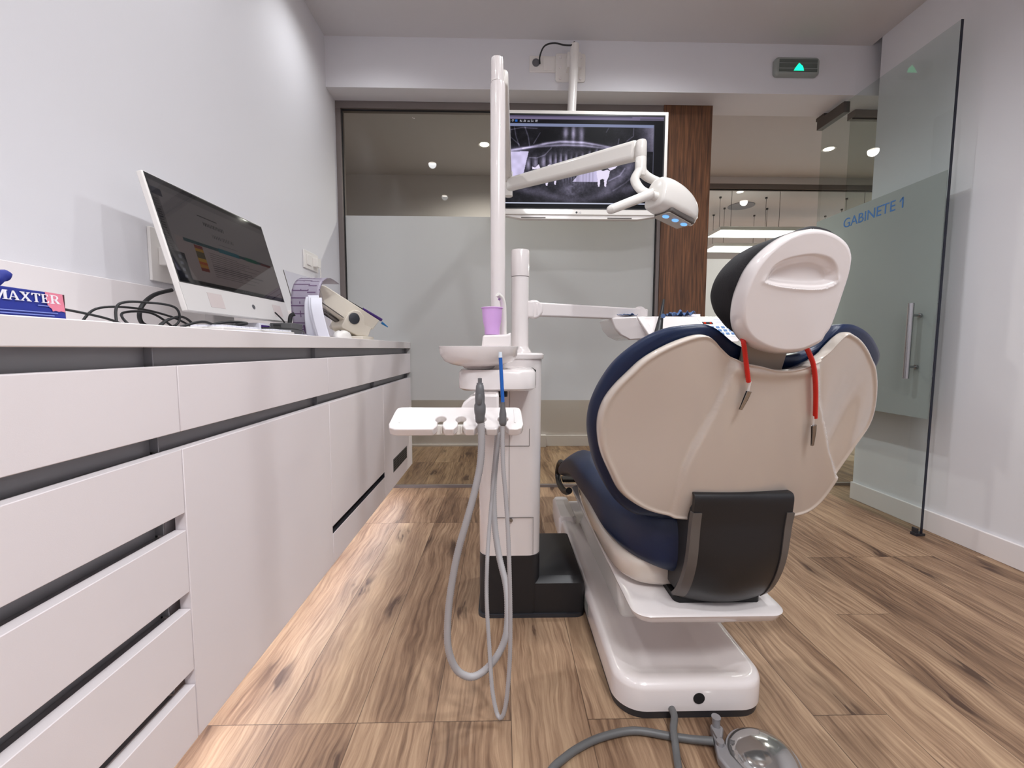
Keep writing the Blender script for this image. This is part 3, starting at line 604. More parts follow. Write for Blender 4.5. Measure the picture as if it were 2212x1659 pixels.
def xray(U, V):
    X = 35+U*(2095-35); Y = 122+(1-V)*(1432-122)
    fb = lambda a, s: .5*vnoise(X, Y, a, s)+.3*vnoise(X, Y, a/2, s+1)+.2*vnoise(X, Y, a/4, s+2)
    g = .10+.16*(fb(150, 1)-.45)+.05*(vnoise(X, Y, 12, 9)-.5)
    mid = np.exp(-((Y-930)/330)**2)
    g += .15*mid*np.exp(-((X-980)/820)**2)*fb(90, 4)*2
    blob = lambda cx, cy, sx, sy, a: a*np.exp(-((X-cx)/sx)**2-((Y-cy)/sy)**2)
    ln = lambda pts, w_, a: a*np.exp(-(seg_d(X, Y, pts)/w_)**2)
    # hard palate and nasal floor
    g += ln([(180, 625), (420, 575), (650, 515), (800, 490), (950, 492), (1110, 500), (1300, 535), (1480, 575)], 16, .42)
    g += ln([(350, 590), (600, 560), (850, 540), (1100, 545), (1400, 580)], 14, .30)
    g += ln([(600, 530), (900, 515), (1200, 540)], 34, .18)
    # nasal septum / vertebrae
    g += blob(875, 370, 32, 95, .42)+blob(970, 380, 26, 120, .45)+blob(1075, 400, 30, 130, .38)+blob(1030, 360, 60, 110, .12)
    g -= blob(1220, 400, 110, 90, .12)+blob(640, 420, 130, 70, .06)
    # orbital lines
    for P_ in ([(240, 290), (260, 420), (300, 560)], [(370, 290), (410, 420), (430, 555)], [(160, 400), (300, 540)], [(560, 370), (480, 520)], [(1410, 290), (1380, 350)], [(1720, 290), (1720, 400), (1640, 470)], [(1540, 440), (1520, 600)], [(200, 330), (330, 300), (520, 310)], [(700, 580), (620, 680), (520, 725), (430, 720)]):
        g += ln(P_, 7, .22)
    g += np.where((X > 1700) & (Y < 620), np.clip((X-1700-(Y-280)*.25)/260, 0, 1)*.42, 0)*(Y > 282)
    g += blob(160, 340, 40, 60, .35)
    g += blob(290, 620, 120, 50, .25)
    # teeth: roots fanned along the arch
    teeth = [(415, 820, 34, 85), (505, 800, 38, 80), (605, 775, 34, 90), (690, 760, 24, 80), (755, 750, 22, 85), (820, 740, 22, 80), (885, 735, 22, 70), (950, 760, 20, 60), (1015, 740, 20, 70), (1090, 720, 20, 60), (1180, 660, 22, 50), (1265, 640, 22, 45)]
    for i, (a, b, c, d) in enumerate(teeth): g += blob(a, b, c*.8, d, .34); g -= blob(a+c, b, 7, d*.8, .16)
    for k in range(14): a = 850+k*34; g += blob(a, 960, 11, 90, .22); g -= blob(a+17, 960, 6, 80, .10)
    g += ln([(1420, 1130), (1540, 1020), (1640, 900), (1690, 800)], 60, .20)+ln([(1420, 1040), (1560, 960), (1620, 860)], 9, .20)+ln([(1480, 1180), (1640, 1060), (1760, 930)], 10, .14)
    g += ln([(270, 1150), (520, 1210), (800, 1300), (960, 1330), (1120, 1310), (1400, 1210), (1700, 1140)], 60, .14)
    g += blob(960, 1180, 130, 110, .16)*(.5+vnoise(X, Y, 22, 30))
    g += blob(1600, 600, 200, 120, .06)
    # collimator patches
    m1 = poly_mask(X, Y, [(195, 640), (418, 632), (355, 945), (205, 1000)]); g = np.where(m1, .80+.10*(vnoise(X, Y, 60, 12)-.5), g)
    m2 = poly_mask(X, Y, [(30, 650), (60, 650), (105, 920), (30, 1040)]); g = np.where(m2, .88, g)
    m3 = poly_mask(X, Y, [(965, 1058), (1085, 895), (1290, 850), (1290, 1058)]); g = np.where(m3, .72+.16*(vnoise(X, X*0, 20, 15)-.5), g)
    # crowns and implants
    for P_ in ([(1268, 885), (1300, 870), (1345, 900), (1400, 880), (1435, 900), (1420, 980), (1395, 1045), (1345, 1010), (1290, 1040), (1272, 980)], [(1285, 850), (1380, 800), (1580, 765), (1500, 860), (1440, 890), (1395, 850), (1340, 868)], [(460, 850), (500, 860), (545, 815), (565, 875), (520, 882), (465, 885)], [(655, 825), (690, 812), (700, 850), (660, 850)],
               [(625, 1035), (665, 1035), (655, 1115), (635, 1115)], [(732, 1000), (768, 1000), (758, 1100), (742, 1100)], [(1280, 1030), (1315, 1030), (1308, 1122), (1288, 1122)], [(1362, 1030), (1398, 1030), (1390, 1122), (1370, 1122)]):
        g = np.where(poly_mask(X, Y, P_), .93, g)
    g = np.clip((g-.075)*1.22, .012, 1)
    rgb = np.stack([g*.94, g*.90, np.minimum(1, g*1.05+.012)], -1)
    def put(mask, c):
        rgb[mask] = c
    put((Y < 282) & (Y >= 240), (.50, .53, .66)); put((Y < 240) & (Y >= 182), (.03, .03, .05)); put((Y < 182) & (Y >= 130), (.46, .42, .54)); put(Y < 130, (.02, .02, .03))
    put((Y > 130) & (Y < 150) & (X < 1700), (.34, .31, .42)); put((Y > 150) & (Y < 182) & (X > 1800), (.36, .34, .42))
    for i, x in enumerate((160, 205, 250, 305, 350, 402, 445, 500)):
        c = (.10, .36, .72) if i == 2 else (.62, .62, .66)
        put((X > x) & (X < x+30) & (Y > 192) & (Y < 220) & ((vnoise(X, Y, 8, 40+i) > .42) | (i == 2)), c)
    put((X > 1975) & (Y >= 182), (.02, .02, .03)); put((X > 1970) & (X < 1980) & (Y > 245) & (Y < 1360), (.30, .30, .36))
    put((Y > 1372), (.022, .024, .035)); put((Y > 1360) & (Y <= 1373) & (X < 1925), (.80, .82, .90))
    return srgb2lin(rgb)
scr = screen_mesh('screen', 420, 260, lambda u, v: (TX0+.026+u*(TX1-TX0-.052), TY-.0022, TZ0+.036+v*(TZ1-TZ0-.062)), xray, 'tv_picture', tv)
text('screen_lettering', 'R', .018, frame4((.001, TY-.0026, TZ0+.075), (1, 0, 0), (0, 0, 1)), 'print_white', tv)
text('screen_lettering', 'L', .016, frame4((.745, TY-.0026, TZ0+.075), (1, 0, 0), (0, 0, 1)), 'print_white', tv)
lg = text('maker_logo', 'LG', .012, frame4((.404, TY-.0004, TZ0+.009), (1, 0, 0), (0, 0, 1)), 'grey_logo', tv)
bm = bmn(); lathe(bm, [(.0055, 0), (.0055, .0008)], (.394, TY-.0001, TZ0+.0135), axis=Vector((0, -1, 0)), n=20); obj('maker_logo', bm, 'dark_grey', tv)
mt = thing('tv_mount', 'white ceiling pole and screw plate holding the television', 'tv bracket', (.39, 2.5, 2.4))
bm = bmn(); p = rrect(.292, .457, 2.338, 2.486, .012); stack(bm, [[(x, 2.5295, z) for x, z in p], [(x, 2.522, z) for x, z in p]]); pl = obj('wall_plate', bm, 'white_plastic', mt, bevel=.0015)
bm = bmn()
bm.free()
for x in (.318, .430):
    for z in (2.355, 2.412, 2.466):
        bm = bmn(); lathe(bm, [(.008, 0), (.008, .004), (.004, .005)], (x, 2.522, z), axis=Vector((0, -1, 0)), n=12); obj('screw', bm, 'skirting', pl, smooth=True)
bm = bmn(); cyl(bm, (.388, 2.462, 2.490), (.372, 2.462, 2.09), .0235); box(bm, .35, .42, 2.47, 2.522, 2.385, 2.46); box(bm, .33, .42, 2.452, 2.475, 1.98, 2.1)
obj('pole', bm, 'white_plastic', mt, smooth=True)
bm = bmn(); tube(bm, [(.205, 2.516, 2.425), (.203, 2.49, 2.45), (.225, 2.47, 2.487), (.275, 2.46, 2.497), (.33, 2.46, 2.488), (.372, 2.45, 2.482), (.383, 2.455, 2.5), (.40, 2.46, 2.486)], .0042, n=10)
cb = obj('power_cable', bm, 'cord_black'); tag(cb, 'black cable arching from the bulkhead socket to the tv pole', 'cable')
# ---------------- dental chair ----------------
def Sb(x, z): return .80+(.92-z)*.4+.7*(x-.50)**2
def Sh(x, z): return .775-(z-.866)*.30+.7*(x-.50)**2
ch = thing('dental_chair', 'white and navy dental chair seen from behind, on a low white base', 'dental chair', (.46, 1.5, 0))
# base: low rounded slab with raised rim and a dark skirt
def plan(x0, x1, y0, y1, r, z, inset=0):
    return [(x, y, z) for x, y in rrect(x0+inset, x1-inset, y0+inset, y1-inset, max(r-inset, .004), 10)]
bx0, bx1, by0, by1 = .271, .638, .951, 2.20
bm = bmn()
stack(bm, [plan(bx0, bx1, by0, by1, .07, .020), plan(bx0, bx1, by0, by1, .07, .07), plan(bx0, bx1, by0, by1, .07, .079, .003), plan(bx0, bx1, by0, by1, .07, .086, .010),
           plan(bx0, bx1, by0, by1, .07, .087, .022), plan(bx0, bx1, by0, by1, .075, .082, .045), plan(bx0, bx1, by0, by1, .09, .062, .075), plan(bx0, bx1, by0, by1, .10, .058, .10)])
base = obj('base', bm, 'gloss_white', ch, smooth=True, angle=60)
bm = bmn(); stack(bm, [plan(bx0+.004, bx1-.004, by0+.004, by1-.004, .068, .0), plan(bx0+.002, bx1-.002, by0+.002, by1-.002, .068, .0205)]); obj('base_skirt', bm, 'dark_grey', ch, smooth=True, angle=50)
bm = bmn(); lathe(bm, [(.0135, 0), (.0135, .0012)], (.463, by0-.0002, .052), axis=Vector((0, -1, 0))); obj('socket_hole', bm, 'black_gap', ch)
bm = bmn(); stack(bm, [plan(.262, .345, 1.93, 2.225, .03, .0), plan(.262, .345, 1.93, 2.225, .03, .088), plan(.262, .345, 1.93, 2.225, .03, .10, .01)]); obj('end_cap', bm, 'gloss_white', ch, smooth=True, angle=50)
bm = bmn(); box(bm, .2702, .2712, 1.30, 1.44, .03, .066); obj('rating_label', bm, 'sign_grey', ch)
# lifting arm and under-seat tray
bm = bmn(); prism(bm, [(.36, 1.25, .05), (.36, 2.0, .05), (.36, 1.75, .235), (.36, 1.35, .235)], (.20, 0, 0)); obj('lift_arm', bm, 'lamp_white', ch, bevel=.015, seg=3)
bm = bmn()
L0 = [(x, y) for x, y in rrect(.312, .690, .966, 1.95, .04, 8)]
L0 = [((x if y > 1.2 or x < .5 else x-(1.2-y)*.04), y) for x, y in L0]
stack(bm, [[(.48+(x-.48)*.80, 1.47+(y-1.47)*.93, .205) for x, y in L0], [(.48+(x-.48)*.97, 1.47+(y-1.47)*.99, .228) for x, y in L0], [(x, y, .243) for x, y in L0], [(.48+(x-.48)*.98, 1.47+(y-1.47)*.99, .2475) for x, y in L0]])
obj('lift_cover', bm, 'gloss_white', ch, smooth=True, angle=50)
def loft(name, ST, mat, parent, expo=.55, bol=0, n=48, sub=6, flat=.5):
    # ST rows: y, xc, half width, z top, z bottom
    P = [Vector((a, b, c)) for a, b, c, d, e in ST]; Q = [Vector((d, e, 0)) for a, b, c, d, e in ST]
    P = cat(P, sub); Q = cat(Q, sub); rings = []
    for p, q in zip(P, Q):
        y, xc, w_ = p; zt, zb, _ = q; zm = zb+(zt-zb)*flat; L_ = []
        for j in range(n):
            a = 2*PI*j/n; c, s = math.cos(a), math.sin(a)
            dx = w_*(abs(c)**expo)*(1 if c >= 0 else -1)
            hz = (zt-zm) if s >= 0 else (zm-zb)
            z = zm+hz*(abs(s)**expo)*(1 if s >= 0 else -1)
            if s > 0 and bol: z += bol*math.exp(-((abs(dx)/w_-.74)/.16)**2)*s - bol*.6*math.exp(-(dx/w_/.5)**2)*s
            L_.append((xc+dx, y, z))
        rings.append(L_)
    bm = bmn(); stack(bm, rings); return obj(name, bm, mat, parent, smooth=True, angle=70)
loft('seat_shell', [(1.07, .5, .12, .325, .265), (1.10, .5, .165, .335, .250), (1.2, .497, .195, .34, .249), (1.5, .49, .195, .35, .26), (1.75, .485, .175, .35, .275), (1.85, .485, .15, .345, .30)], 'shell_white', ch, expo=.5)
loft('seat_cushion', [(1.00, .5, .05, .42, .36), (1.03, .5, .105, .452, .318), (1.075, .5, .148, .470, .308), (1.14, .5, .182, .474, .306), (1.25, .498, .204, .470, .312), (1.42, .493, .208, .462, .33), (1.58, .488, .214, .470, .335), (1.74, .485, .215, .452, .335), (1.90, .482, .213, .395, .300), (2.04, .480, .210, .330, .255), (2.12, .480, .20, .285, .245)], 'navy', ch, expo=.5, bol=.016)
bm = bmn()
for s in (-1, 1):
    x = .482+s*.198
    tube(bm, [(x, 1.98, .335), (x, 2.08, .318), (x, 2.16, .262), (x, 2.17, .225), (x, 2.12, .205), (x, 2.0, .212), (x, 1.88, .238), (x, 1.80, .27)], .014, n=12)
box(bm, .30, .66, 2.10, 2.16, .212, .226)
obj('footrest_frame', bm, 'black_plastic', ch, smooth=True)
# backrest
CL, CR = DATA['creaseL'], DATA['creaseR']
def xat(C, z):
    C = sorted(C, key=lambda p: p[1])
    return lerp_tab([(b, a) for a, b in C], z)
def crease(x, z):
    l, r_ = xat(CL, z), xat(CR, z)
    k = sstep(l-.005, l+.0035, x)*(1-sstep(r_-.003, r_+.006, x))
    t = .012*sstep(.88, .84, z)
    wing = .020*math.exp(-((x-.31)/.10)**2-((z-.70)/.14)**2)+.020*math.exp(-((x-.74)/.05)**2-((z-.72)/.14)**2)
    lip = -.006*math.exp(-((z-(.822+1.4*(x-.53)**2))/.010)**2)*sstep(.43, .46, x)*(1-sstep(.60, .63, x))
    return -t*k+wing*(1-k)*.6+lip
SHELL = DATA['shell']
prof = [(i/60*.95, 0) for i in range(0, 61)]+[(.958, -.0012), (.966, -.0024), (.974, -.0026), (.982, -.0012), (.989, .0022), (.995, .0065), (.999, .012), (1.0, .018), (.997, .026), (.97, .0305), (.9, .031), (0, .032)]
bm = bmn(); ringpad(bm, SHELL, (.53, .70), Sb, prof, n=300, disp=crease); obj('back_shell', bm, 'shell_white', ch, smooth=True, angle=75)
prof = [(0, .0335), (.9, .0335), (.955, .034), (.985, .038), (.997, .046), (1.0, .056), (1.0, .066), (.992, .078), (.975, .088), (.945, .096), (.88, .101), (.6, .108), (.3, .112), (0, .113)]
bm = bmn(); ringpad(bm, DATA['cush'], (.52, .68), Sb, prof, n=260); obj('back_cushion', bm, 'navy', ch, smooth=True, angle=80)
# headrest
SCP = [Vector((a, b, 0)) for a, b in DATA['scoop']]; SCP = cat(SCP, 5, True)
sc_np = np.array([(v.x, v.y) for v in SCP])
def scoop(x, z):
    if not (.41 < x < .60 and .95 < z < 1.05): return 0
    n = len(sc_np); ins = False; j = n-1; d = 1e9
    for i in range(n):
        xi, zi = sc_np[i]; xj, zj = sc_np[j]
        if (zi > z) != (zj > z) and x < (xj-xi)*(z-zi)/(zj-zi)+xi: ins = not ins
        dx, dz = xj-xi, zj-zi; t = max(0, min(1, ((x-xi)*dx+(z-zi)*dz)/(dx*dx+dz*dz+1e-12)))
        d = min(d, math.hypot(x-xi-t*dx, z-zi-t*dz)); j = i
    zc = (z-.985)/.03
    if ins: return .013*sstep(0, .013+.010*max(0, -zc+.4), d)+.004*sstep(.004, .02, d)
    low = math.exp(-(d/.0045)**2)*sstep(.998, .985, z)
    return -.0016*low
prof = [(i/110*.9, 0) for i in range(0, 111)]+[(.925, .001), (.95, .0035), (.97, .008), (.985, .014), (.996, .022), (1.0, .0305), (.995, .038), (.97, .041), (0, .042)]
bm = bmn(); ringpad(bm, DATA['head'], (.49, .955), Sh, prof, n=260, disp=scoop); obj('headrest_shell', bm, 'gloss_white', ch, smooth=True, angle=75)
prof = [(0, .0425), (.9, .0425), (.96, .047), (.99, .058), (1.0, .075), (1.0, .092), (.985, .112), (.95, .128), (.88, .14), (.6, .15), (.3, .154), (0, .155)]
bm = bmn(); ringpad(bm, DATA['hcush'], (.485, .95), Sh, prof, n=200); obj('headrest_cushion', bm, 'black_fabric', ch, smooth=True, angle=80)
bm = bmn(); stack(bm, [[(.512+dx*(.048 if z > .86 else .044), .8535+dy*.009+(.84-z)*.40, z) for dx, dy in [(math.copysign(abs(math.cos(a))**.45, math.cos(a)), math.copysign(abs(math.sin(a))**.6, math.sin(a))) for a in [2*PI*k/40 for k in range(40)]]] for z in (.79, .82, .84, .86, .90, .92)])
obj('headrest_stem', bm, 'stem_grey', ch, smooth=True, angle=60)
# hinge cover behind the backrest
PR = [(.948, .5535), (.934, .553), (.9265, .549), (.924, .538), (.926, .515), (.930, .48), (.930, .44), (.931, .40), (.938, .36), (.952, .32), (.972, .285), (1.00, .258), (1.03, .247)]
def hinge(x0, x1, i0, i1, off, mat, nm, parent, curve=.006):
    P = cat([Vector((0, a, b)) for a, b in PR], 5)[i0:i1]; n = 18; bm = bmn(); rows = []
    for k in range(n+1):
        u = k/n; x = x0+(x1-x0)*u; rows.append([(x, p.y-off+(.001+.030*max(0,.50-p.z)/.25)*(2*(x-.535)/.22)**2, p.z) for p in P])
    G = [[bm.verts.new(c) for c in r_] for r_ in rows]; H = [[bm.verts.new((c[0], c[1]+.012+off, c[2])) for c in r_] for r_ in rows]
    m_ = len(P)
    for a in range(n):
        for b in range(m_-1):
            bm.faces.new((G[a][b], G[a+1][b], G[a+1][b+1], G[a][b+1])); bm.faces.new((H[a][b], H[a][b+1], H[a+1][b+1], H[a+1][b]))
        bm.faces.new((G[a][0], H[a][0], H[a+1][0], G[a+1][0])); bm.faces.new((G[a][-1], G[a+1][-1], H[a+1][-1], H[a][-1]))
    for b in range(m_-1):
        bm.faces.new((G[0][b], G[0][b+1], H[0][b+1], H[0][b])); bm.faces.new((G[n][b], H[n][b], H[n][b+1], G[n][b+1]))
    return obj(nm, bm, mat, parent, smooth=True, angle=45)
hc = hinge(.424, .646, 0, 56, 0, 'black_plastic', 'hinge_cover', ch)
hinge(.421, .441, 21, 54, .003, 'trim_grey', 'side_trim', hc, .006)
hinge(.632, .649, 21, 54, .003, 'trim_grey', 'side_trim', hc, .006)
bm = bmn(); prism(bm, [(.427, .956, .548), (.427, .948, .50), (.427, .950, .42), (.427, .968, .35), (.427, 1.03, .275), (.427, 1.16, .27), (.427, 1.16, .548)], (.216, 0, 0)); obj('hinge_block', bm, 'black_plastic', ch, bevel=.006)
bm = bmn(); stack(bm, [[(x, y+.02*(2*(x-.535)/.22)**2, z) for x, y in rrect(.425, .640, 1.0, 1.15, .012)] for z in (.2476, .262)]); obj('hinge_foot', bm, 'black_gap', ch, smooth=True)

# bib chain: red coiled cord with two metal clips, hung over the headrest stem
bc = thing('bib_chain', 'red coiled bib cord with two metal clips hanging behind the headrest', 'bib chain', (.5, .8, .86))
def coil(P, turns_per_m=420, R_=.0048, r_=.0012):
    P = resample(cat([Vector(p) for p in P], 8), 400); k = len(P); tot = sum((b-a).length for a, b in zip(P, P[1:])); out = []
    t = (P[1]-P[0]).normalized(); nrm = t.orthogonal().normalized(); N_ = int(tot*turns_per_m*8)
    Q = resample(P, N_)
    for i, p in enumerate(Q):
        t = (Q[min(i+1, N_-1)]-Q[max(i-1, 0)]).normalized(); nrm = (nrm-t*nrm.dot(t)).normalized(); b = t.cross(nrm); a = i/8*2*PI
        out.append(p+nrm*R_*math.cos(a)+b*R_*math.sin(a))
    return out
for nm, cl in (('L', 'clipL'), ('R', 'clipR')):
    P = DATA['cord'+nm]; top = Vector(P[0]); inner = Vector((.50, .905, .873))
    bm = bmn(); tube(bm, [top+Vector((.012 if nm == 'L' else -.012, .030, .012)), top+Vector((.004 if nm == 'L' else -.004, .012, .008))]+[Vector(p) for p in P], .0047, n=12, rib=.16, pitch=.0042)
    obj('coiled_cord', bm, 'red_cord', bc, smooth=True, angle=80)
    a, b, c = [Vector(p) for p in DATA[cl]]
    bm = bmn(); cyl(bm, a+(a-b)*.6, b, .0022, n=8); lk = obj('link', bm, 'white_plastic', bc, smooth=True)
    bm = bmn(); ax = (c-b).normalized(); sd = ax.cross(Vector((0, 1, 0))).normalized(); fr = Vector((0, -1, 0))
    for off, ww in ((.001, .0055), (.0045, .0045)):
        prism(bm, [b+fr*off+sd*ww, b+fr*off-sd*ww, b+ax*.018+fr*(off+.001)-sd*ww*.9, c+fr*off-sd*.0025, c+fr*off+sd*.0025, b+ax*.018+fr*(off+.001)+sd*ww*.9], fr*.0012)
    obj('clip', bm, 'steel', bc, bevel=.0004)

# ---------------- dental unit ----------------
un = thing('dental_unit', 'white dental unit column with spittoon bowl on a black foot', 'dental unit', (.03, 1.48, 0))
def pl2(x0, x1, y0, y1, r, z): return [(x, y, z) for x, y in rrect(x0, x1, y0, y1, r, 8)]
bm = bmn(); stack(bm, [pl2(-.073, .123, 1.35, 1.62, .03, .0), pl2(-.073, .123, 1.35, 1.62, .03, .207)])
stack(bm, [pl2(.10, .268, 1.352, 1.72, .012, 0), pl2(.10, .268, 1.352, 1.72, .012, .112), pl2(.10, .262, 1.372, 1.70, .012, .128)]); obj('foot', bm, 'black_plastic', un, smooth=True, angle=40)
bm = bmn(); stack(bm, [pl2(-.078, .270, 1.345, 1.73, .03, .0), pl2(-.078, .270, 1.345, 1.73, .03, .012)]); obj('foot_skirt', bm, 'dark_grey', un)
bm = bmn(); stack(bm, [pl2(-.0735, .1235, 1.349, 1.621, .042, .2075), pl2(-.0755, .1245, 1.347, 1.623, .042, .5), pl2(-.0755, .1255, 1.347, 1.623, .042, .838)]); colm = obj('column', bm, 'gloss_white', un, smooth=True, angle=40)
bm = bmn()
for (x0, x1, z0, z1) in ((.0215, .0225, .335, .80), (-.02, .10, .3340, .335), (.0985, .0995, .21, .334), (-.02, .085, .565, .566), (.085, .086, .565, .62)): box(bm, x0, x1, 1.3455, 1.3475, z0, z1)
obj('panel_joint', bm, 'trim_grey', colm)
bm = bmn(); lathe(bm, [(.006, 0), (.006, .006)], (.028, 1.3465, .327), axis=Vector((0, -1, 0)), n=14); obj('lock_pin', bm, 'steel', colm)
bm = bmn(); stack(bm, [pl2(-.078, .130, 1.343, 1.63, .04, .8385), pl2(-.080, .132, 1.341, 1.632, .04, .846), pl2(-.080, .132, 1.341, 1.632, .04, .852), pl2(-.074, .126, 1.347, 1.626, .04, .857)]); obj('lid', bm, 'gloss_white', un, smooth=True, angle=50)
bm = bmn(); lathe(bm, [(.040, .857), (.036, .866), (.0300, .872), (.0290, .88), (.0288, 1.104)], (.059, 1.46, 0)); lathe(bm, [(.0300, 1.106), (.0305, 1.11), (.0305, 1.187), (.0290, 1.191), (.024, 1.192)], (.059, 1.46, 0)); obj('post', bm, 'gloss_white', un, smooth=True, angle=50)
# bowl housing
def hplan(z, e=0): return [(x, y, z) for x, y in rrect(-.118-e, .092+e, 1.135-e, 1.36, .055, 10)]
bm = bmn(); stack(bm, [hplan(.758, -.008), hplan(.764), hplan(.806), hplan(.814, -.006)]); hs = obj('bowl_housing', bm, 'gloss_white', un, smooth=True, angle=50)
bm = bmn(); box(bm, .091, .0935, 1.20, 1.35, .768, .812); obj('seal', bm, 'black_gap', hs, bevel=.001)
bm = bmn(); lathe(bm, [(.030, .8142), (.040, .816), (.046, .822), (.075, .827), (.094, .836), (.105, .852), (.1085, .872), (.1085, .876), (.1055, .8765), (.1035, .872), (.098, .852), (.080, .838), (.040, .834), (.006, .833)], (-.064, 1.20, 0), n=64); obj('spittoon_bowl', bm, 'gloss_white', un, smooth=True, angle=60)
bm = bmn(); prism(bm, [(-.062, 1.27, .862), (-.056, 1.27, .909), (.012, 1.27, .911), (.026, 1.27, .918), (.027, 1.27, .865), (.005, 1.27, .872)], (0, .09, 0)); obj('cup_shelf', bm, 'gloss_white', un, bevel=.006, seg=3)
bm = bmn(); tube(bm, [(.004, 1.345, .90), (.004, 1.345, .96), (.003, 1.342, 1.0), (-.003, 1.335, 1.022), (-.014, 1.325, 1.032)], lambda t: .011-.002*t, n=14, sx=.8); sp = obj('cup_filler', bm, 'lamp_white', un, smooth=True)
bm = bmn(); lathe(bm, [(.0035, 0), (.0035, .004)], (-.008, 1.318, 1.018), axis=Vector((-.3, -.8, -.4)), n=12); obj('water_nozzle', bm, 'steel', sp)
# handpiece holder
bm = bmn(); prism(bm, [(-.105, 1.06, .716), (-.095, 1.06, .738), (-.078, 1.06, .752), (-.055, 1.06, .758), (-.008, 1.06, .758), (-.008, 1.06, .716)], (0, .12, 0)); prism(bm, [(-.075, 1.12, .7575), (-.075, 1.12, .740), (-.01, 1.12, .740), (-.01, 1.12, .7575)], (0, .1, 0)); obj('holder_bracket', bm, 'gloss_white', un, bevel=.006, seg=3)
# tilted tray: u along x, v from rear top edge to front edge
O_, V_ = Vector((0, 1.062, .727)), Vector((0, -.080, -.040))
Vn = V_.normalized(); LV = V_.length
def keyhole(cx, w=.0062, r=.0125, back=.050, flare=.014):
    pts = [(cx-flare, LV)]
    pts += [(cx-w, LV-.014)]
    a0 = math.asin(w/r)
    for k in range(17):
        a = -PI/2-a0-(2*PI-2*a0)*k/16 if False else (PI/2+a0)+(2*PI-2*a0)*k/16
        pts.append((cx+r*math.cos(a), back+r*math.sin(a)))
    pts += [(cx+w, LV-.014), (cx+flare, LV)]
    return pts
kx = [-.144, -.097, -.050, .0015]
outl = [(-.258+.012, 0), (-.258+.003, .004), (-.258, .016), (-.262, LV-.02), (-.258, LV-.006), (-.244, LV)]
for c in kx: outl += keyhole(c)
outl += [(.034, LV), (.045, LV-.006), (.049, LV-.02), (.046, .016), (.043, .004), (.034, 0)]
Nn = Vector((1, 0, 0)).cross(Vn); Nn = -Nn if Nn.z > 0 else Nn
bm = bmn(); prism(bm, [O_+Vector((u, 0, 0))+Vn*v for u, v in outl], Nn*.019); ht = obj('handpiece_tray', bm, 'gloss_white', un, bevel=.0025, seg=3)
for u0, u1 in ((-.240, -.236), (.028, .032)):
    bm = bmn(); prism(bm, [O_+Vector((u0, 0, 0))+Vn*.012-Nn*.0002, O_+Vector((u1, 0, 0))+Vn*.012-Nn*.0002, O_+Vector((u1, 0, 0))+Vn*.066-Nn*.0002, O_+Vector((u0, 0, 0))+Vn*.066-Nn*.0002], -Nn*.0012); obj('tray_ridge', bm, 'gloss_white', ht, bevel=.0005)
bm = bmn()
for c in kx[:2]: box(bm, c+.001, c+.005, 1.005, 1.012, .672, .69)
box(bm, -.17, -.02, 1.012, 1.03, .668, .69)
obj('valve_block', bm, 'lamp_white', ht, bevel=.001)
bm = bmn(); cyl(bm, (-.002, 1.2, .7575), (-.002, 1.2, .738), .017); obj('hose_port', bm, 'black_plastic', un, smooth=True)

def handpiece(name, label, x, y, prof, hose, hr, extra=None, rib=.14):
    t = thing(name, label, 'suction hose', (x, y, .70))
    bm = bmn(); lathe(bm, prof, (x, y, 0), n=28); obj('handle', bm, 'handpiece_grey', t, smooth=True, angle=50)
    P = [Vector(p) for p in hose]
    bm = bmn(); tube(bm, P, hr, n=16, rib=rib, pitch=.0052); obj('hose', bm, 'hose_grey', t, smooth=True, angle=80)
    if extra: extra(t)
    return t
def ex1(t):
    bm = bmn(); tube(bm, [(-.0505, .9735, .768), (-.0505, .9725, .757), (-.0505, .9735, .745)], lambda u: .0035+.001*math.sin(u*PI), n=10, sx=1.3); obj('slide_valve', bm, 'handpiece_grey', t, smooth=True)
h1 = [list(p) for p in DATA['hose1']]
handpiece('suction_handpiece', 'thick grey suction hose with open grey nozzle, left one in the holder', -.0505, .985,
    [(.0062, .700), (.0100, .703), (.0112, .712), (.0112, .718), (.0128, .724), (.0134, .733), (.0128, .742), (.0108, .747), (.0112, .760), (.0098, .776), (.0086, .787), (.0075, .788), (.0072, .7925), (.0046, .793), (.0046, .803), (.0034, .8035), (.0034, .796)], h1, .0088, ex1)
def ex2(t):
    bm = bmn(); cyl(bm, (.0015, .985, .747), (-.004, .985, .850), .0042, n=16); st = obj('straw', bm, 'blue_tip', t, smooth=True)
    bm = bmn(); cyl(bm, (-.004, .985, .850), (-.0045, .985, .8625), .0046, .0036, n=16); obj('straw_tip', bm, 'clear_tip', st, smooth=True)
handpiece('saliva_ejector', 'thin grey saliva ejector hose with blue straw, right one in the holder', .0015, .985,
    [(.0048, .694), (.0082, .698), (.0090, .704), (.0084, .712), (.0082, .722), (.0062, .734), (.0050, .744), (.0052, .7485), (.0030, .7488)], [list(p) for p in DATA['hose2']], .0053, ex2)
cp = thing('cup', 'lilac plastic cup standing on the shelf above the spittoon bowl', 'cup', (-.030, 1.305, .9105))
bm = bmn(); lathe(bm, [(.0215, .9112), (.0222, .913), (.0225, .93), (.0275, .952), (.0300, .985), (.0300, .988), (.0325, .9885), (.0325, .991), (.0305, .9915), (.0285, .988), (.0265, .955), (.0205, .93), (.020, .915)], (-.030, 1.305, 0), n=44); obj('body', bm, 'lilac', cp, smooth=True, angle=50)

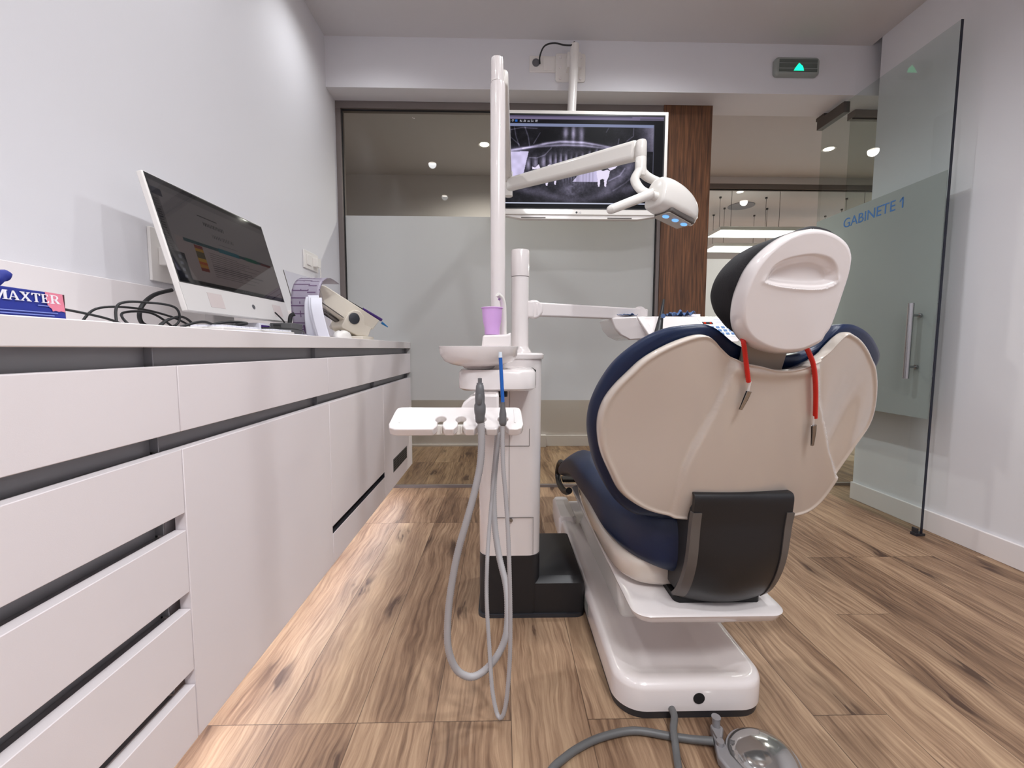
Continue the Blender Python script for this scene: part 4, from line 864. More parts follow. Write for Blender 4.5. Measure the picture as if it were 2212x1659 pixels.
# ---------------- operating lamp ----------------
lp = thing('operating_lamp', 'white operating lamp on a tall pole with two arms', 'operating lamp', (-.015, 1.42, .857))
bm = bmn(); lathe(bm, [(.0240, .857), (.0238, 1.0), (.0236, 1.675), (.0215, 1.688)], (-.014, 1.42, 0)); lathe(bm, [(.0196, 1.69), (.0196, 1.750), (.0180, 1.760), (.010, 1.762)], (-.016, 1.42, 0)); obj('pole', bm, 'gloss_white', lp, smooth=True, angle=50)
def barbox(bm, a, b, w, h0, h1):
    a, b = Vector(a), Vector(b); t = (b-a).normalized(); s = t.cross(Vector((0, 0, 1))).normalized(); u = s.cross(t)
    L_ = []
    for p, h in ((a, h0), (b, h1)):
        L_.append([p+s*w/2*cx+u*h/2*cz for cx, cz in ((-1, -1), (1, -1), (1, 1), (-1, 1))])
    stack(bm, L_); return bm
bm = bmn(); barbox(bm, (-.002, 1.425, 1.712), (.028, 2.24, 1.712), .040, .052, .046); obj('rear_arm', bm, 'lamp_white', lp, bevel=.012, seg=3)
bm = bmn(); cyl(bm, (.030, 2.235, 1.742), (.030, 2.235, 1.625), .021); obj('elbow', bm, 'lamp_white', lp, smooth=True)
bm = bmn(); barbox(bm, (.030, 2.20, 1.668), (.488, 1.62, 1.583), .040, .062, .070); obj('front_arm', bm, 'lamp_white', lp, bevel=.016, seg=4)
bm = bmn(); lathe(bm, [(.0, 1.607), (.017, 1.606), (.0195, 1.600), (.0198, 1.549), (.0190, 1.548), (.0198, 1.547), (.0198, 1.515), (.022, 1.50), (.017, 1.485), (.0, 1.48)], (.493, 1.60, 0), cap0=False, cap1=False); obj('knuckle', bm, 'lamp_white', lp, smooth=True, angle=50)
bm = bmn()
tube(bm, [(.488, 1.595, 1.505), (.466, 1.575, 1.470), (.462, 1.54, 1.435), (.474, 1.51, 1.402), (.50, 1.488, 1.384)], lambda t: .017-.003*t, n=16, sx=.75)
tube(bm, [(.492, 1.60, 1.507), (.515, 1.60, 1.485), (.545, 1.595, 1.468), (.575, 1.585, 1.455)], lambda t: .018-.004*t, n=16, sx=.75)
obj('yoke', bm, 'lamp_white', lp, smooth=True)
# head: barrel with a flat left cap and rounded right end
HO = Vector((.505, 1.488, 1.378)); ax = Vector((.90, .36, -.16)).normalized(); sdv = Vector((-.36, .93, .05)); sdv = (sdv-ax*sdv.dot(ax)).normalized(); upv = ax.cross(sdv); upv = upv if upv.z > 0 else -upv
def hring(s, ry, rz, dz=0, n=48, flat=.62):
    L_ = []
    for j in range(n):
        a = 2*PI*j/n; c, s_ = math.cos(a), math.sin(a)
        e = .8 if s_ > 0 else .5
        zz = rz*(abs(s_)**e)*(1 if s_ > 0 else -flat)
        L_.append(HO+ax*s+sdv*ry*(abs(c)**.8)*(1 if c > 0 else -1)+upv*(zz+dz))
    return L_
secs = [(0, .040, .052, 0), (.004, .046, .060, 0), (.012, .050, .064, 0), (.04, .056, .068, -.002), (.08, .058, .066, -.006), (.12, .055, .059, -.012), (.150, .047, .048, -.018), (.170, .034, .034, -.022), (.181, .016, .016, -.024)]
bm = bmn(); P = cat([Vector((a, b, c)) for a, b, c, d in secs], 4); Q = cat([Vector((d, 0, 0)) for a, b, c, d in secs], 4)
stack(bm, [hring(p.x, p.y, p.z, q.x) for p, q in zip(P, Q)]); hd = obj('lamp_head', bm, 'lamp_white', lp, smooth=True, angle=50)
def hp(s, y, z): return HO+ax*s+sdv*y+upv*z
bm = bmn(); G_ = [(.045, -.050), (.150, -.046), (.156, -.040), (.156, .030), (.150, .036), (.050, .040), (.040, .03), (.040, -.044)]
prism(bm, [hp(a, b, -.030-.09*a) for a, b in G_], -upv*.014); lb = obj('light_frame', bm, 'trim_grey', hd, bevel=.003, seg=3)
bm = bmn(); prism(bm, [hp(.05+(a-.05)*.92, b*.86, -.0445-.09*a) for a, b in G_], -upv*.004); obj('light_panel', bm, 'panel_tan', lb, bevel=.001)
for i, (a, b) in enumerate(((.055, -.012), (.092, -.018), (.130, -.020))):
    bm = bmn(); lathe(bm, [(.0115, 0), (.0105, .003), (.005, .0045)], hp(a, b, -.0488-.09*a), axis=-upv, n=24, sx=1, sy=1); obj('lens', bm, 'blue_lens_glow', lb, smooth=True)
bm = bmn(); q = hp(0, -.012, -.005); cyl(bm, q, q-ax*.030, .0145, .012); e2 = q-ax*.026
hn0 = e2; hn1 = Vector((.345, 1.42, 1.312))
tube(bm, [hn0+Vector((.012, 0, .004)), hn0, hn0.lerp(hn1, .35), hn0.lerp(hn1, .75), hn1], lambda t: .0165-.0025*t, n=18); lathe(bm, [(.014, 0), (.011, .008), (.004, .013)], hn1, axis=(hn1-hn0), n=18, cap0=False)
obj('handle', bm, 'lamp_white', hd, smooth=True, angle=50)
bm = bmn(); q = hp(.168, 0, -.03); lathe(bm, [(.019, 0), (.019, .012), (.012, .018)], q, axis=ax, n=24); obj('end_knob', bm, 'lamp_white', hd, smooth=True, angle=50)

# ---------------- instrument tray on its arm ----------------
it = thing('instrument_tray', 'white instrument tray with keypad on a horizontal arm behind the chair', 'instrument tray', (.65, 1.6, .93))
bm = bmn(); cyl(bm, (.104, 1.45, 1.0), (.104, 1.475, 1.0), .031); box(bm, .080, .106, 1.447, 1.478, .972, 1.028); barbox(bm, (.104, 1.462, 1.0), (.556, 1.70, 1.003), .034, .046, .044); obj('arm', bm, 'gloss_white', it, bevel=.006, seg=3)
bm = bmn(); cyl(bm, (.525, 1.668, 1.006), (.525, 1.70, 1.006), .026); cyl(bm, (.54, 1.70, .985), (.54, 1.70, .94), .02); obj('arm_joint', bm, 'gloss_white', it, smooth=True)
bm = bmn()
prism(bm, [(.505, 1.60, .990), (.83, 1.60, .990), (.862, 1.60, .978), (.845, 1.52, .905), (.82, 1.50, .895), (.535, 1.50, .895), (.515, 1.53, .92)], (0, .20, 0))
bd = obj('tray_body', bm, 'gloss_white', it, bevel=.008, seg=3)
bm = bmn(); prism(bm, [(.398, 1.60, .984), (.488, 1.58, .988), (.525, 1.55, .905), (.470, 1.60, .903), (.435, 1.60, .920), (.412, 1.60, .946)], (0, .20, 0)); obj('side_wing', bm, 'gloss_white', it, bevel=.006, seg=3)
bm = bmn(); prism(bm, [(.486, 1.575, .986), (.512, 1.575, .988), (.556, 1.515, .900), (.524, 1.515, .900)], (0, .05, 0)); obj('wing_rib', bm, 'gloss_white', it, bevel=.003)
# control panel: lies on the sloping front face of the tray body
A0 = Vector((.720, 1.5985, .9805)); U_ = Vector((1, 0, 0)); Vv = Vector((0, -.10, -.095)).normalized(); Nf = Vector((0, -.69, .72))
def cpn(u, v, n=.0): return A0+U_*u+Vv*v+Vector((0, -.69, .72))*n
bm = bmn(); prism(bm, [cpn(-.005, 0, .001), cpn(.100, 0, .001), cpn(.118, .10, .001), (cpn(.010, .10, .001))], Nf*.003); pn = obj('control_panel', bm, 'panel_pale', it, bevel=.001)
bm = bmn(); prism(bm, [cpn(.005, .022, .0042), cpn(.042, .022, .0042), cpn(.043, .034, .0042), cpn(.006, .034, .0042)], Nf*.0006); obj('display', bm, 'black_plastic', pn)
bm = bmn(); prism(bm, [cpn(.010, .025, .005), cpn(.018, .025, .005), cpn(.018, .032, .005), cpn(.010, .032, .005)], Nf*.0004); prism(bm, [cpn(.032, .025, .005), cpn(.038, .025, .005), cpn(.038, .032, .005), cpn(.032, .032, .005)], Nf*.0004); obj('display_digit', bm, 'red_display', pn)
for r_ in range(3):
    for c in range(4):
        bm = bmn(); u0 = .028+c*.019+r_*.003; v0 = .046+r_*.017
        prism(bm, [cpn(u0, v0, .0042), cpn(u0+.012, v0, .0042), cpn(u0+.0125, v0+.010, .0042), cpn(u0+.0005, v0+.010, .0042)], Nf*.001); obj('key', bm, 'keys_blue', pn)
bm = bmn()
for k in range(3): prism(bm, [cpn(.052, .006+k*.009, .0042), cpn(.092, .006+k*.009, .0042), cpn(.092, .009+k*.009, .0042), cpn(.052, .009+k*.009, .0042)], Nf*.0003)
obj('panel_print', bm, 'paper_line', pn)
ip = thing('curing_light', 'black tapered handpiece standing upright in the instrument tray', 'dental instrument', (.54, 1.50, .925))
bm = bmn(); tube(bm, [(.535, 1.495, .915), (.545, 1.51, .95), (.558, 1.53, .99), (.570, 1.545, 1.045)], lambda t: .013*(1-t)+.003, n=18); obj('body', bm, 'black_plastic', ip, smooth=True)
bm = bmn(); lathe(bm, [(.008, 0), (.008, .002)], (.556, 1.509, .984), axis=Vector((0, -1, .1)), n=16); obj('button', bm, 'napkin_blue', ip)
bm = bmn()
def cloth(x0, x1, y0, y1, z, amp, seed):
    nx, ny = 16, 10; G = [[bm.verts.new((x0+(x1-x0)*i/nx, y0+(y1-y0)*j/ny, z+amp*(noise.noise(Vector((i*.45, j*.6, seed)))+.5))) for j in range(ny+1)] for i in range(nx+1)]
    for i in range(nx):
        for j in range(ny): bm.faces.new((G[i][j], G[i+1][j], G[i+1][j+1], G[i][j+1]))
cloth(.41, .50, 1.61, 1.78, .993, .009, 1.0); q = obj('tray_napkin', bm, 'napkin_blue', smooth=True); q.modifiers.new('s', 'SOLIDIFY').thickness = .0012
tag(q, 'dark blue crumpled napkin lying on the left wing of the instrument tray', 'napkin')
bm = bmn(); cloth(.635, .72, 1.62, 1.72, .995, .018, 6.0); q = obj('tray_napkin', bm, 'napkin_blue', smooth=True); q.modifiers.new('s', 'SOLIDIFY').thickness = .0012
tag(q, 'small blue napkin poking up from the middle of the instrument tray', 'napkin')
bm = bmn(); box(bm, .70, .755, 1.66, 1.73, .9905, 1.003); q = obj('gauze_pack', bm, 'paper', bevel=.001); tag(q, 'small white pack on the instrument tray right of the blue napkin', 'gauze pack')

# ---------------- foot pedal and cables ----------------
fp = thing('foot_pedal', 'round shiny foot pedal with silver bracket on the floor by the chair base', 'foot pedal', (.545, .84, 0))
bm = bmn(); lathe(bm, [(.071, .0), (.073, .006), (.071, .012), (.069, .0125)], (.552, .842, 0), n=56); obj('pedal_ring', bm, 'foot_silver', fp, smooth=True, angle=50)
bm = bmn(); lathe(bm, [(.068, .0128), (.062, .022), (.048, .031), (.028, .037), (.008, .039), (.0, .039)], (.552, .842, 0), n=56, cap1=False); obj('dome', bm, 'dome_clear', fp, smooth=True, angle=60)
bm = bmn(); prism(bm, [(.473, .915, .0), (.462, .87, 0), (.452, .835, 0), (.460, .806, 0), (.490, .785, 0), (.497, .795, 0), (.482, .84, 0), (.484, .88, 0), (.500, .905, 0), (.490, .918, 0)], (0, 0, .022)); br = obj('bracket', bm, 'foot_silver', fp, bevel=.005, seg=3)
bm = bmn(); cyl(bm, (.484, .908, .020), (.484, .910, .040), .0085); cyl(bm, (.484, .910, .0395), (.484, .910, .042), .010); cyl(bm, (.470, .862, .020), (.470, .862, .030), .008); box(bm, .468, .478, .872, .895, .021, .028); obj('knob', bm, 'foot_silver', br, smooth=True)
for nm, lb, P, r in (('pedal_cable', 'grey cable curving left across the oak floor from the foot pedal', [(.462, .876, .016), (.42, .888, .0095), (.378, .897, .0085), (.299, .913, .0085), (.222, .898, .0085), (.166, .873, .0085), (.127, .847, .0085), (.10, .823, .0085), (.068, .772, .0085), (.05, .70, .0085)], .008),
                     ('base_cable', 'grey cable running straight from the chair base towards the camera', [(.3995, .956, .026), (.397, .930, .028), (.389, .912, .0265), (.382, .897, .0255), (.376, .872, .018), (.370, .847, .0095), (.359, .805, .0085), (.339, .75, .0085), (.32, .68, .0085)], .008)):
    bm = bmn(); tube(bm, P, r, n=14); 
    o = obj(nm, bm, 'pipe_grey', smooth=True); tag(o, lb, 'cable')

# ---------------- computer ----------------
WZ = .907
pc = thing('computer', 'white all-in-one computer facing the room on the worktop', 'computer', (-.80, 1.34, WZ))
q0 = Vector((-.8145, 1.338, 1.1608)); a_, t_ = R(88.05), R(15.48)
U = Vector((math.cos(a_), math.sin(a_), 0)); n_ = Vector((-math.sin(a_), math.cos(a_), 0)); V = Vector((0, 0, 1))*math.cos(t_)+n_*math.sin(t_); Nm = U.cross(V)
mp = lambda u, v, n=0: q0+U*u+V*v+Nm*n
def pbox(bm, u0, u1, v0, v1, n0, n1):
    stack(bm, [[mp(u0, v0, n0), mp(u1, v0, n0), mp(u1, v1, n0), mp(u0, v1, n0)], [mp(u0, v0, n1), mp(u1, v0, n1), mp(u1, v1, n1), mp(u0, v1, n1)]]); return bm
bm = bmn(); pbox(bm, -.244, .244, -.207, .139, -.016, -.0005); stack(bm, [[mp(-.23, -.19, -.016), mp(.23, -.19, -.016), mp(.23, .12, -.016), mp(-.23, .12, -.016)], [mp(-.14, -.17, -.042), mp(.14, -.17, -.042), mp(.14, .03, -.042), mp(-.14, .03, -.042)]])
bd = obj('body', bm, 'white_plastic', pc, bevel=.003, seg=2)
bm = bmn(); pbox(bm, -.240, .240, -.1345, .1355, -.0004, .0008); obj('glass_front', bm, 'black_plastic', pc)
bm = bmn(); pbox(bm, -.243, .243, -.206, -.1355, -.0004, .0006); obj('chin', bm, 'chin', pc)
bm = bmn(); pbox(bm, -.155, -.098, -.190, -.150, .0007, .0011); obj('sticker', bm, 'sticker_pink', pc)
bm = bmn(); pbox(bm, .150, .200, -.192, -.152, .0007, .0011); obj('sticker', bm, 'sticker_pink', pc)
bm = bmn(); lathe(bm, [(.0075, 0), (.0075, .0006), (.0062, .0006), (.0062, .0002)], mp(.04, -.171, .0007), axis=Nm, n=28, cap1=False); lo = obj('maker_logo', bm, 'grey_logo', pc)
text('maker_logo', 'hp', .009, frame4(mp(.0352, -.1735, .0012), U, V), 'grey_logo', pc, shear=.3)
def desk(Ug, Vg):
    X = Ug*1000; Y = (1-Vg)*562
    rgb = np.zeros(X.shape+(3,)); rgb[:] = (.74, .70, .71)
    put = lambda m_, c: rgb.__setitem__(m_, c)
    put(Y < 24, (.45, .43, .44)); put((Y > 300) & (X > 60), (.80, .72, .72)); put((Y > 24) & (Y < 60), (.66, .63, .64))
    put((X < 70) & (Y > 60) & (Y < 100), (.20, .22, .30)); put((X < 42) & (Y > 100), (.58, .55, .56))
    for r_ in range(24): put((X < 30) & (Y > 120+r_*14) & (Y < 126+r_*14), (.30, .29, .31))
    put((X > 300) & (X < 470) & (Y > 120) & (Y < 128), (.30, .28, .30)); put((X > 330) & (X < 520) & (Y > 155) & (Y < 178) & ((X % 14) < 7), (.30, .28, .30)); put((X > 380) & (X < 580) & (Y > 215) & (Y < 240) & ((X % 16) < 6), (.36, .33, .35)); put((X > 420) & (X < 600) & (Y > 268) & (Y < 273), (.5, .46, .48))
    put((X > 120) & (X < 960) & (Y > 300) & (Y < 318), (.16, .36, .40)); put((X > 400) & (X < 600) & (Y > 296) & (Y < 322), (.10, .50, .58)); put((X > 660) & (X < 790) & (Y > 296) & (Y < 322), (.10, .48, .40)); put((X > 830) & (X < 960) & (Y > 302) & (Y < 320), (.50, .20, .22))
    for i, c in enumerate(((.62, .20, .16), (.90, .66, .16), (.42, .36, .22), (.42, .36, .22), (.92, .70, .18), (.86, .36, .10), (.90, .60, .16), (.60, .16, .12))): put((X > 190) & (X < 260) & (Y > 322+i*19) & (Y < 341+i*19), c)
    for r_ in range(12): put((X > 300) & (X < 560+60*((r_*7) % 5)) & (Y > 345+r_*13) & (Y < 349+r_*13), (.50, .44, .46))
    put((X < 96) & (Y > 395), (.10, .12, .20))
    for k in range(4): put((X > 44) & (X < 66) & (Y > 412+k*36) & (Y < 430+k*36), (.66, .66, .74))
    put(Y > 542, (.08, .08, .10)); put((Y > 547) & (Y < 556) & (X > 520) & (X < 640) & ((X % 20) < 10), (.5, .5, .55))
    return srgb2lin(rgb)
screen_mesh('screen', 300, 170, lambda u, v: mp(-.237+u*.474, -.132+v*.264, .0012), desk, 'monitor_picture', pc)
bm = bmn(); prism(bm, [mp(-.06, -.10, -.040), mp(.06, -.10, -.040), mp(.06, -.18, -.040), mp(-.06, -.18, -.040)], -Nm*.015)
obj('hinge_plate', bm, 'dark_grey', pc, bevel=.002)
bm = bmn(); box(bm, -.86, -.835, 1.29, 1.39, WZ+.002, 1.03); box(bm, -.90, -.72, 1.24, 1.44, WZ+.0002, WZ+.008); obj('stand', bm, 'chin', pc, bevel=.003)

kb = thing('keyboard', 'white keyboard lying on the worktop beneath the computer screen', 'keyboard', (-.71, 1.25, WZ))
bm = bmn(); box(bm, -.755, -.665, 1.06, 1.42, WZ+.0002, WZ+.014); obj('body', bm, 'white_plastic', kb, bevel=.003)
bm = bmn()
for i in range(18):
    for j in range(4): box(bm, -.748+j*.020, -.732+j*.020, 1.07+i*.0192, 1.0865+i*.0192, WZ+.0142, WZ+.019)
q = obj('keys', bm, 'paper', kb)
bx = thing('paper_box', 'small white printed box behind the keyboard on the worktop', 'box', (-.78, 1.42, WZ))
bm = bmn(); box(bm, -.83, -.765, 1.40, 1.52, WZ+.0002, WZ+.042); obj('body', bm, 'paper', bx, bevel=.001)
bm = bmn(); box(bm, -.7648, -.7645, 1.41, 1.46, WZ+.018, WZ+.036); obj('print', bm, 'purple', bx)
bm = bmn(); box(bm, -.7648, -.7645, 1.41, 1.425, WZ+.006, WZ+.014); obj('print', bm, 'red_cord', bx)

def cable(P, r, mat, lb, nm='cable'):
    bm = bmn(); tube(bm, P, r, n=10, smooth_n=8); o = obj(nm, bm, mat, smooth=True); tag(o, lb, 'cable'); return o
Z0 = WZ+.004
cable([(-.88, .80, .95), (-.84, .84, .945), (-.80, .90, .93), (-.78, .95, Z0), (-.77, 1.0, Z0), (-.80, 1.05, Z0)], .0025, 'cord_black', 'black cable sloping down at the left end of the cable tangle')
cable([(-.76, .80, Z0), (-.80, .86, Z0+.002), (-.84, .92, Z0+.004), (-.82, .98, Z0)], .0025, 'cord_black', 'short black cable lying flat left of the cable tangle')
cable([(-.80, .93, Z0), (-.815, .955, .962), (-.80, 1.02, .972), (-.78, 1.07, .965), (-.78, 1.075, .93), (-.79, 1.03, Z0), (-.80, .97, Z0+.004), (-.83, .98, .945), (-.82, 1.05, .95), (-.80, 1.10, Z0)], .0027, 'cord_black', 'black cable coiled in a tall loop left of the computer')
cable([(-.85, .90, Z0), (-.84, .93, .95), (-.82, 1.0, .958), (-.80, 1.08, .945), (-.78, 1.13, .92), (-.79, 1.17, Z0), (-.82, 1.12, Z0), (-.84, 1.05, .92)], .0025, 'cord_black', 'black cable in a low wide loop of the tangle')
cable([(-.79, 1.02, Z0), (-.785, 1.05, .935), (-.78, 1.09, .945), (-.785, 1.13, .93), (-.80, 1.14, Z0), (-.80, 1.08, Z0), (-.79, 1.03, .92), (-.79, 1.06, .938)], .003, 'cord_black', 'small round black coil of the tangle beside the computer')
cable([(-.86, 1.17, 1.02), (-.87, 1.12, 1.0), (-.87, 1.08, .965), (-.87, 1.08, .93), (-.86, 1.12, Z0)], .005, 'cord_black', 'thick black plug lead hanging behind the lower corner of the computer')
cable([(-.72, 1.00, Z0+.006), (-.70, 1.05, Z0+.02), (-.70, 1.12, Z0), (-.69, 1.02, Z0)], .003, 'cord_black', 'black cable lying in front of the computer stand')
cable([(-.66, 1.22, WZ+.018), (-.635, 1.32, WZ+.021), (-.63, 1.40, WZ+.016), (-.66, 1.46, Z0), (-.70, 1.47, Z0+.01), (-.72, 1.46, .96), (-.735, 1.44, .985)], .0024, 'cord_black', 'thin black cable running over the keyboard to the leaflet stand')
cable([(-.80, 1.14, Z0), (-.74, 1.18, WZ+.03), (-.70, 1.22, WZ+.03), (-.72, 1.17, WZ+.02), (-.76, 1.12, Z0)], .004, 'cord_black', 'short thick black cable bent under the computer chin')
bm = bmn(); box(bm, -.655, -.60, 1.02, 1.36, WZ+.0003, WZ+.004); o = obj('paper_sheet', bm, 'paper'); tag(o, 'flat white sheet lying at the front edge before the keyboard', 'paper')

# glove box
gb = thing('glove_box', 'blue and pink glove box at the near end of the worktop', 'glove box', (-.66, .45, WZ))
bm = bmn(); stack(bm, [[(-.60, .33, WZ+.0003), (-.72, .33, WZ+.0003), (-.72, .6195, WZ+.0003), (-.60, .6195, WZ+.0003)], [(-.602, .33, .948), (-.72, .33, .952), (-.72, .6175, .948), (-.602, .6175, .9425)]]); obj('carton', bm, 'box_blue', gb, bevel=.0012)
bm = bmn(); box(bm, -.7192, -.602, .6196, .6204, WZ+.001, .942); obj('end_flap', bm, 'card_brown', gb)
fg = lambda y, z: (-.5992-.002*(z-.907)/.036, y, z)
bm = bmn(); prism(bm, [fg(.600, .9215), fg(.5955, .9245), fg(.594, .943), fg(.6165, .942), fg(.6175, .918), fg(.612, .9190), fg(.609, .9180), fg(.605, .9192), fg(.601, .9180)], (.0004, 0, 0)); obj('pink_print', bm, 'box_pink', gb)
def serif(ch_, y0, w_, z0, h):
    S_ = {'M': [[(0, 0), (.22, 0), (.22, .07), (.15, .07), (.15, .80), (.42, 0), (.52, 0), (.79, .80), (.79, .07), (.70, .07), (.70, 0), (1.05, 0), (1.05, .07), (.97, .07), (.97, .93), (1.05, .93), (1.05, 1), (.76, 1), (.52, .30), (.28, 1), (0, 1), (0, .93), (.07, .93), (.07, .07), (0, .07)]],
          'A': [[(0, 0), (.28, 0), (.28, .07), (.20, .07), (.27, .28), (.64, .28), (.71, .07), (.61, .07), (.61, 0), (1.02, 0), (1.02, .07), (.93, .07), (.58, 1), (.46, 1), (.12, .07), (0, .07)], 'hole', [(.30, .36), (.45, .78), (.60, .36)]],
          'X': [[(0, 0), (.32, 0), (.32, .07), (.23, .07), (.46, .42), (.70, .07), (.60, .07), (.60, 0), (1.02, 0), (1.02, .07), (.95, .07), (.60, .55), (.85, .93), (.95, .93), (.95, 1), (.64, 1), (.64, .93), (.73, .93), (.55, .64), (.36, .93), (.46, .93), (.46, 1), (.04, 1), (.04, .93), (.12, .93), (.42, .50), (.10, .07), (0, .07)]],
          'T': [[(.28, 0), (.72, 0), (.72, .07), (.60, .07), (.60, .92), (.80, .92), (.90, .74), (.97, .74), (.95, 1), (.05, 1), (.03, .74), (.10, .74), (.20, .92), (.40, .92), (.40, .07), (.28, .07)]],
          'E': [[(0, 0), (.86, 0), (.92, .28), (.84, .28), (.72, .08), (.34, .08), (.34, .47), (.56, .47), (.60, .36), (.66, .36), (.66, .68), (.60, .68), (.56, .55), (.34, .55), (.34, .92), (.68, .92), (.78, .74), (.85, .74), (.82, 1), (0, 1), (0, .93), (.13, .93), (.13, .07), (0, .07)]],
          'R': [[(0, 0), (.42, 0), (.42, .07), (.32, .07), (.32, .44), (.44, .44), (.72, 0), (1.04, 0), (1.04, .07), (.95, .07), (.66, .49), (.82, .58), (.86, .74), (.80, .90), (.62, 1), (0, 1), (0, .93), (.12, .93), (.12, .07), (0, .07)], 'hole', [(.32, .52), (.32, .92), (.52, .92), (.63, .84), (.65, .74), (.60, .58), (.50, .52)]]}[ch_]
    return S_, (lambda a, b: fg(y0+a*w_, z0+b*h))
xx = .5315; n_i = 0
for c_, w_ in (('M', .0170), ('A', .0125), ('X', .0125), ('T', .0110), ('E', .0100), ('R', .0125)):
    S_, F_ = serif(c_, xx, w_, .9283, .0113)
    bm = bmn(); prism(bm, [F_(a, b)+() for a, b in S_[0]], (.0009, 0, 0)); obj('lettering', bm, 'print_white', gb)
    if len(S_) > 1:
        bm = bmn(); prism(bm, [F_(a, b) for a, b in S_[2]], (.0011, 0, 0)); obj('letter_counter', bm, 'box_pink' if c_ == 'R' else 'box_blue', gb)
    xx += w_+.0009; n_i += 1
bm = bmn()
for a, b, z in ((.583, .597, .9238), (.524, .607, .9150), (.524, .602, .9115)): prism(bm, [fg(a, z), fg(b, z), fg(b, z+.0013), fg(a, z+.0013)], (.0006, 0, 0))
obj('small_print', bm, 'print_blue', gb)
bm = bmn()
for z in (.9112, .9158): lathe(bm, [(.0028, 0), (.0028, .0006)], fg(.518, z), axis=Vector((1, 0, 0)), n=14, sy=1.6)
obj('pink_dot', bm, 'box_pink', gb)
bm = bmn(); tube(bm, [(-.625, .530, .940), (-.623, .548, .948), (-.621, .562, .957), (-.620, .571, .9635)], lambda t: .0115-.0065*t, n=12); 
for v in bm.verts: v.co += Vector((noise.noise(v.co*90), noise.noise(v.co*90+Vector((5, 1, 2))), noise.noise(v.co*90+Vector((9, 3, 2)))))*.003
gl = obj('glove', bm, 'box_blue', smooth=True); tag(gl, 'blue glove tip sticking up out of the glove box', 'glove')

# leaflet stand, papers, mesh cup
ac = thing('leaflet_holder', 'clear acrylic stand leaning behind the purple leaflet', 'leaflet holder', (-.75, 1.66, WZ))
bm = bmn(); prism(bm, [(-.735, 1.64, WZ+.0005), (-.62, 1.64, WZ+.0005), (-.705, 1.70, 1.13), (-.828, 1.70, 1.165)], (0, .004, 0)); obj('back_plate', bm, 'acrylic', ac)
bm = bmn(); tube(bm, [(-.737, 1.638, WZ+.002), (-.829, 1.698, 1.165)], .0016, n=6, smooth_n=0); obj('edge', bm, 'trim_grey', ac)
bm = bmn(); box(bm, -.74, -.60, 1.56, 1.65, WZ+.0003, WZ+.004); obj('foot', bm, 'acrylic', ac)
def sheet(prof, x0, x1, mat, label, nm='leaflet', x0b=None, th=.0012, cells=False):
    P = cat([Vector((0, a, b)) for a, b in prof], 8); k = len(P); bm = bmn(); G = []; nx = 10
    for i, p in enumerate(P):
        xa = x0 if x0b is None else x0+(x0b-x0)*i/(k-1)
        G.append([bm.verts.new((xa+(x1-x0)*j/nx, p.y, p.z)) for j in range(nx+1)])
    for i in range(k-1):
        for j in range(nx): bm.faces.new((G[i][j], G[i][j+1], G[i+1][j+1], G[i+1][j]))
    o = obj(nm, bm, mat, smooth=True); s_ = o.modifiers.new('s', 'SOLIDIFY'); s_.thickness = th; s_.offset = 0
    if label: tag(o, label, 'leaflet' if nm == 'leaflet' else 'paper')
    return o, P
lf = thing('leaflet', 'purple printed leaflet curling over at the top in the stand', 'leaflet', (-.70, 1.6, WZ))
PF = [(1.60, WZ+.012), (1.592, .95), (1.592, 1.0), (1.60, 1.05), (1.63, 1.098), (1.68, 1.128), (1.75, 1.142), (1.85, 1.135)]
o, P = sheet(PF, -.745, -.645, 'leaflet_a', None, x0b=-.775); o.name = 'sheet'; o.parent = lf; o.location = -lf.location
bm = bmn(); k = len(P)
def lfp(s, u, off=.0012):
    i = min(int(s*(k-1)), k-2); f_ = s*(k-1)-i; p = P[i].lerp(P[i+1], f_); t = (P[i+1]-P[i]).normalized(); nrm = Vector((0, -t.z, t.y))
    xa = -.745-.030*s; return Vector((xa+.10*u, p.y, p.z))+nrm*off
def cell(s0, s1, u0, u1, bm, off=.0011):
    n = 5
    for i in range(n):
        a, b = s0+(s1-s0)*i/n, s0+(s1-s0)*(i+1)/n
        bm.faces.new([bm.verts.new(lfp(*q, off)) for q in ((a, u0), (a, u1), (b, u1), (b, u0))])
for u in (0, .30, .56, .97): cell(.12, .78, u, u+.035, bm)
for i, s in enumerate((.12, .20, .29, .37, .45, .53, .61, .69, .765)):
    for u0 in (0, .30, .56):
        ss = s+.03*((i*3+int(u0*10)) % 3-1); cell(ss, ss+.012, u0, u0+.30, bm)
cell(.04, .15, .35, 1.0, bm)
obj('print', bm, 'leaflet_b', lf)
sheet([(1.585, WZ+.004), (1.575, .96), (1.575, 1.02), (1.588, 1.052)], -.700, -.655, 'paper', 'narrow white leaflet leaning directly before the purple one')[0]
for i, (xa, xb, tp, tx) in enumerate(((-.688, -.650, 1.056, 'middle white folded leaflet standing in front of the purple one'), (-.672, -.632, 1.046, 'frontmost wide white leaflet, bent at its upper right edge'))):
    sheet([(1.565-i*.02, WZ+.002), (1.556-i*.02, .96), (1.558-i*.02, 1.01), (1.578-i*.02, tp)], xa+.03, xb+.03, 'paper', tx, x0b=xa)
mc = thing('pen_basket', 'small grey slotted pen basket left of the leaflets', 'basket', (-.73, 1.50, WZ))
bm = bmn(); stack(bm, [[(-.725+a*.030, 1.50+b*.035, WZ+.0004) for a, b in ((-1, -1), (1, -1), (1, 1), (-1, 1))], [(-.728+a*.036, 1.50+b*.04, .953) for a, b in ((-1, -1), (1, -1), (1, 1), (-1, 1))]]); obj('body', bm, 'pipe_grey', mc, bevel=.002)
bm = bmn()
for i in range(5): box(bm, -.752, -.728, 1.4625-.001*i, 1.4665-.001*i, .914+i*.0075, .9175+i*.0075)
obj('slots', bm, 'black_gap', mc)
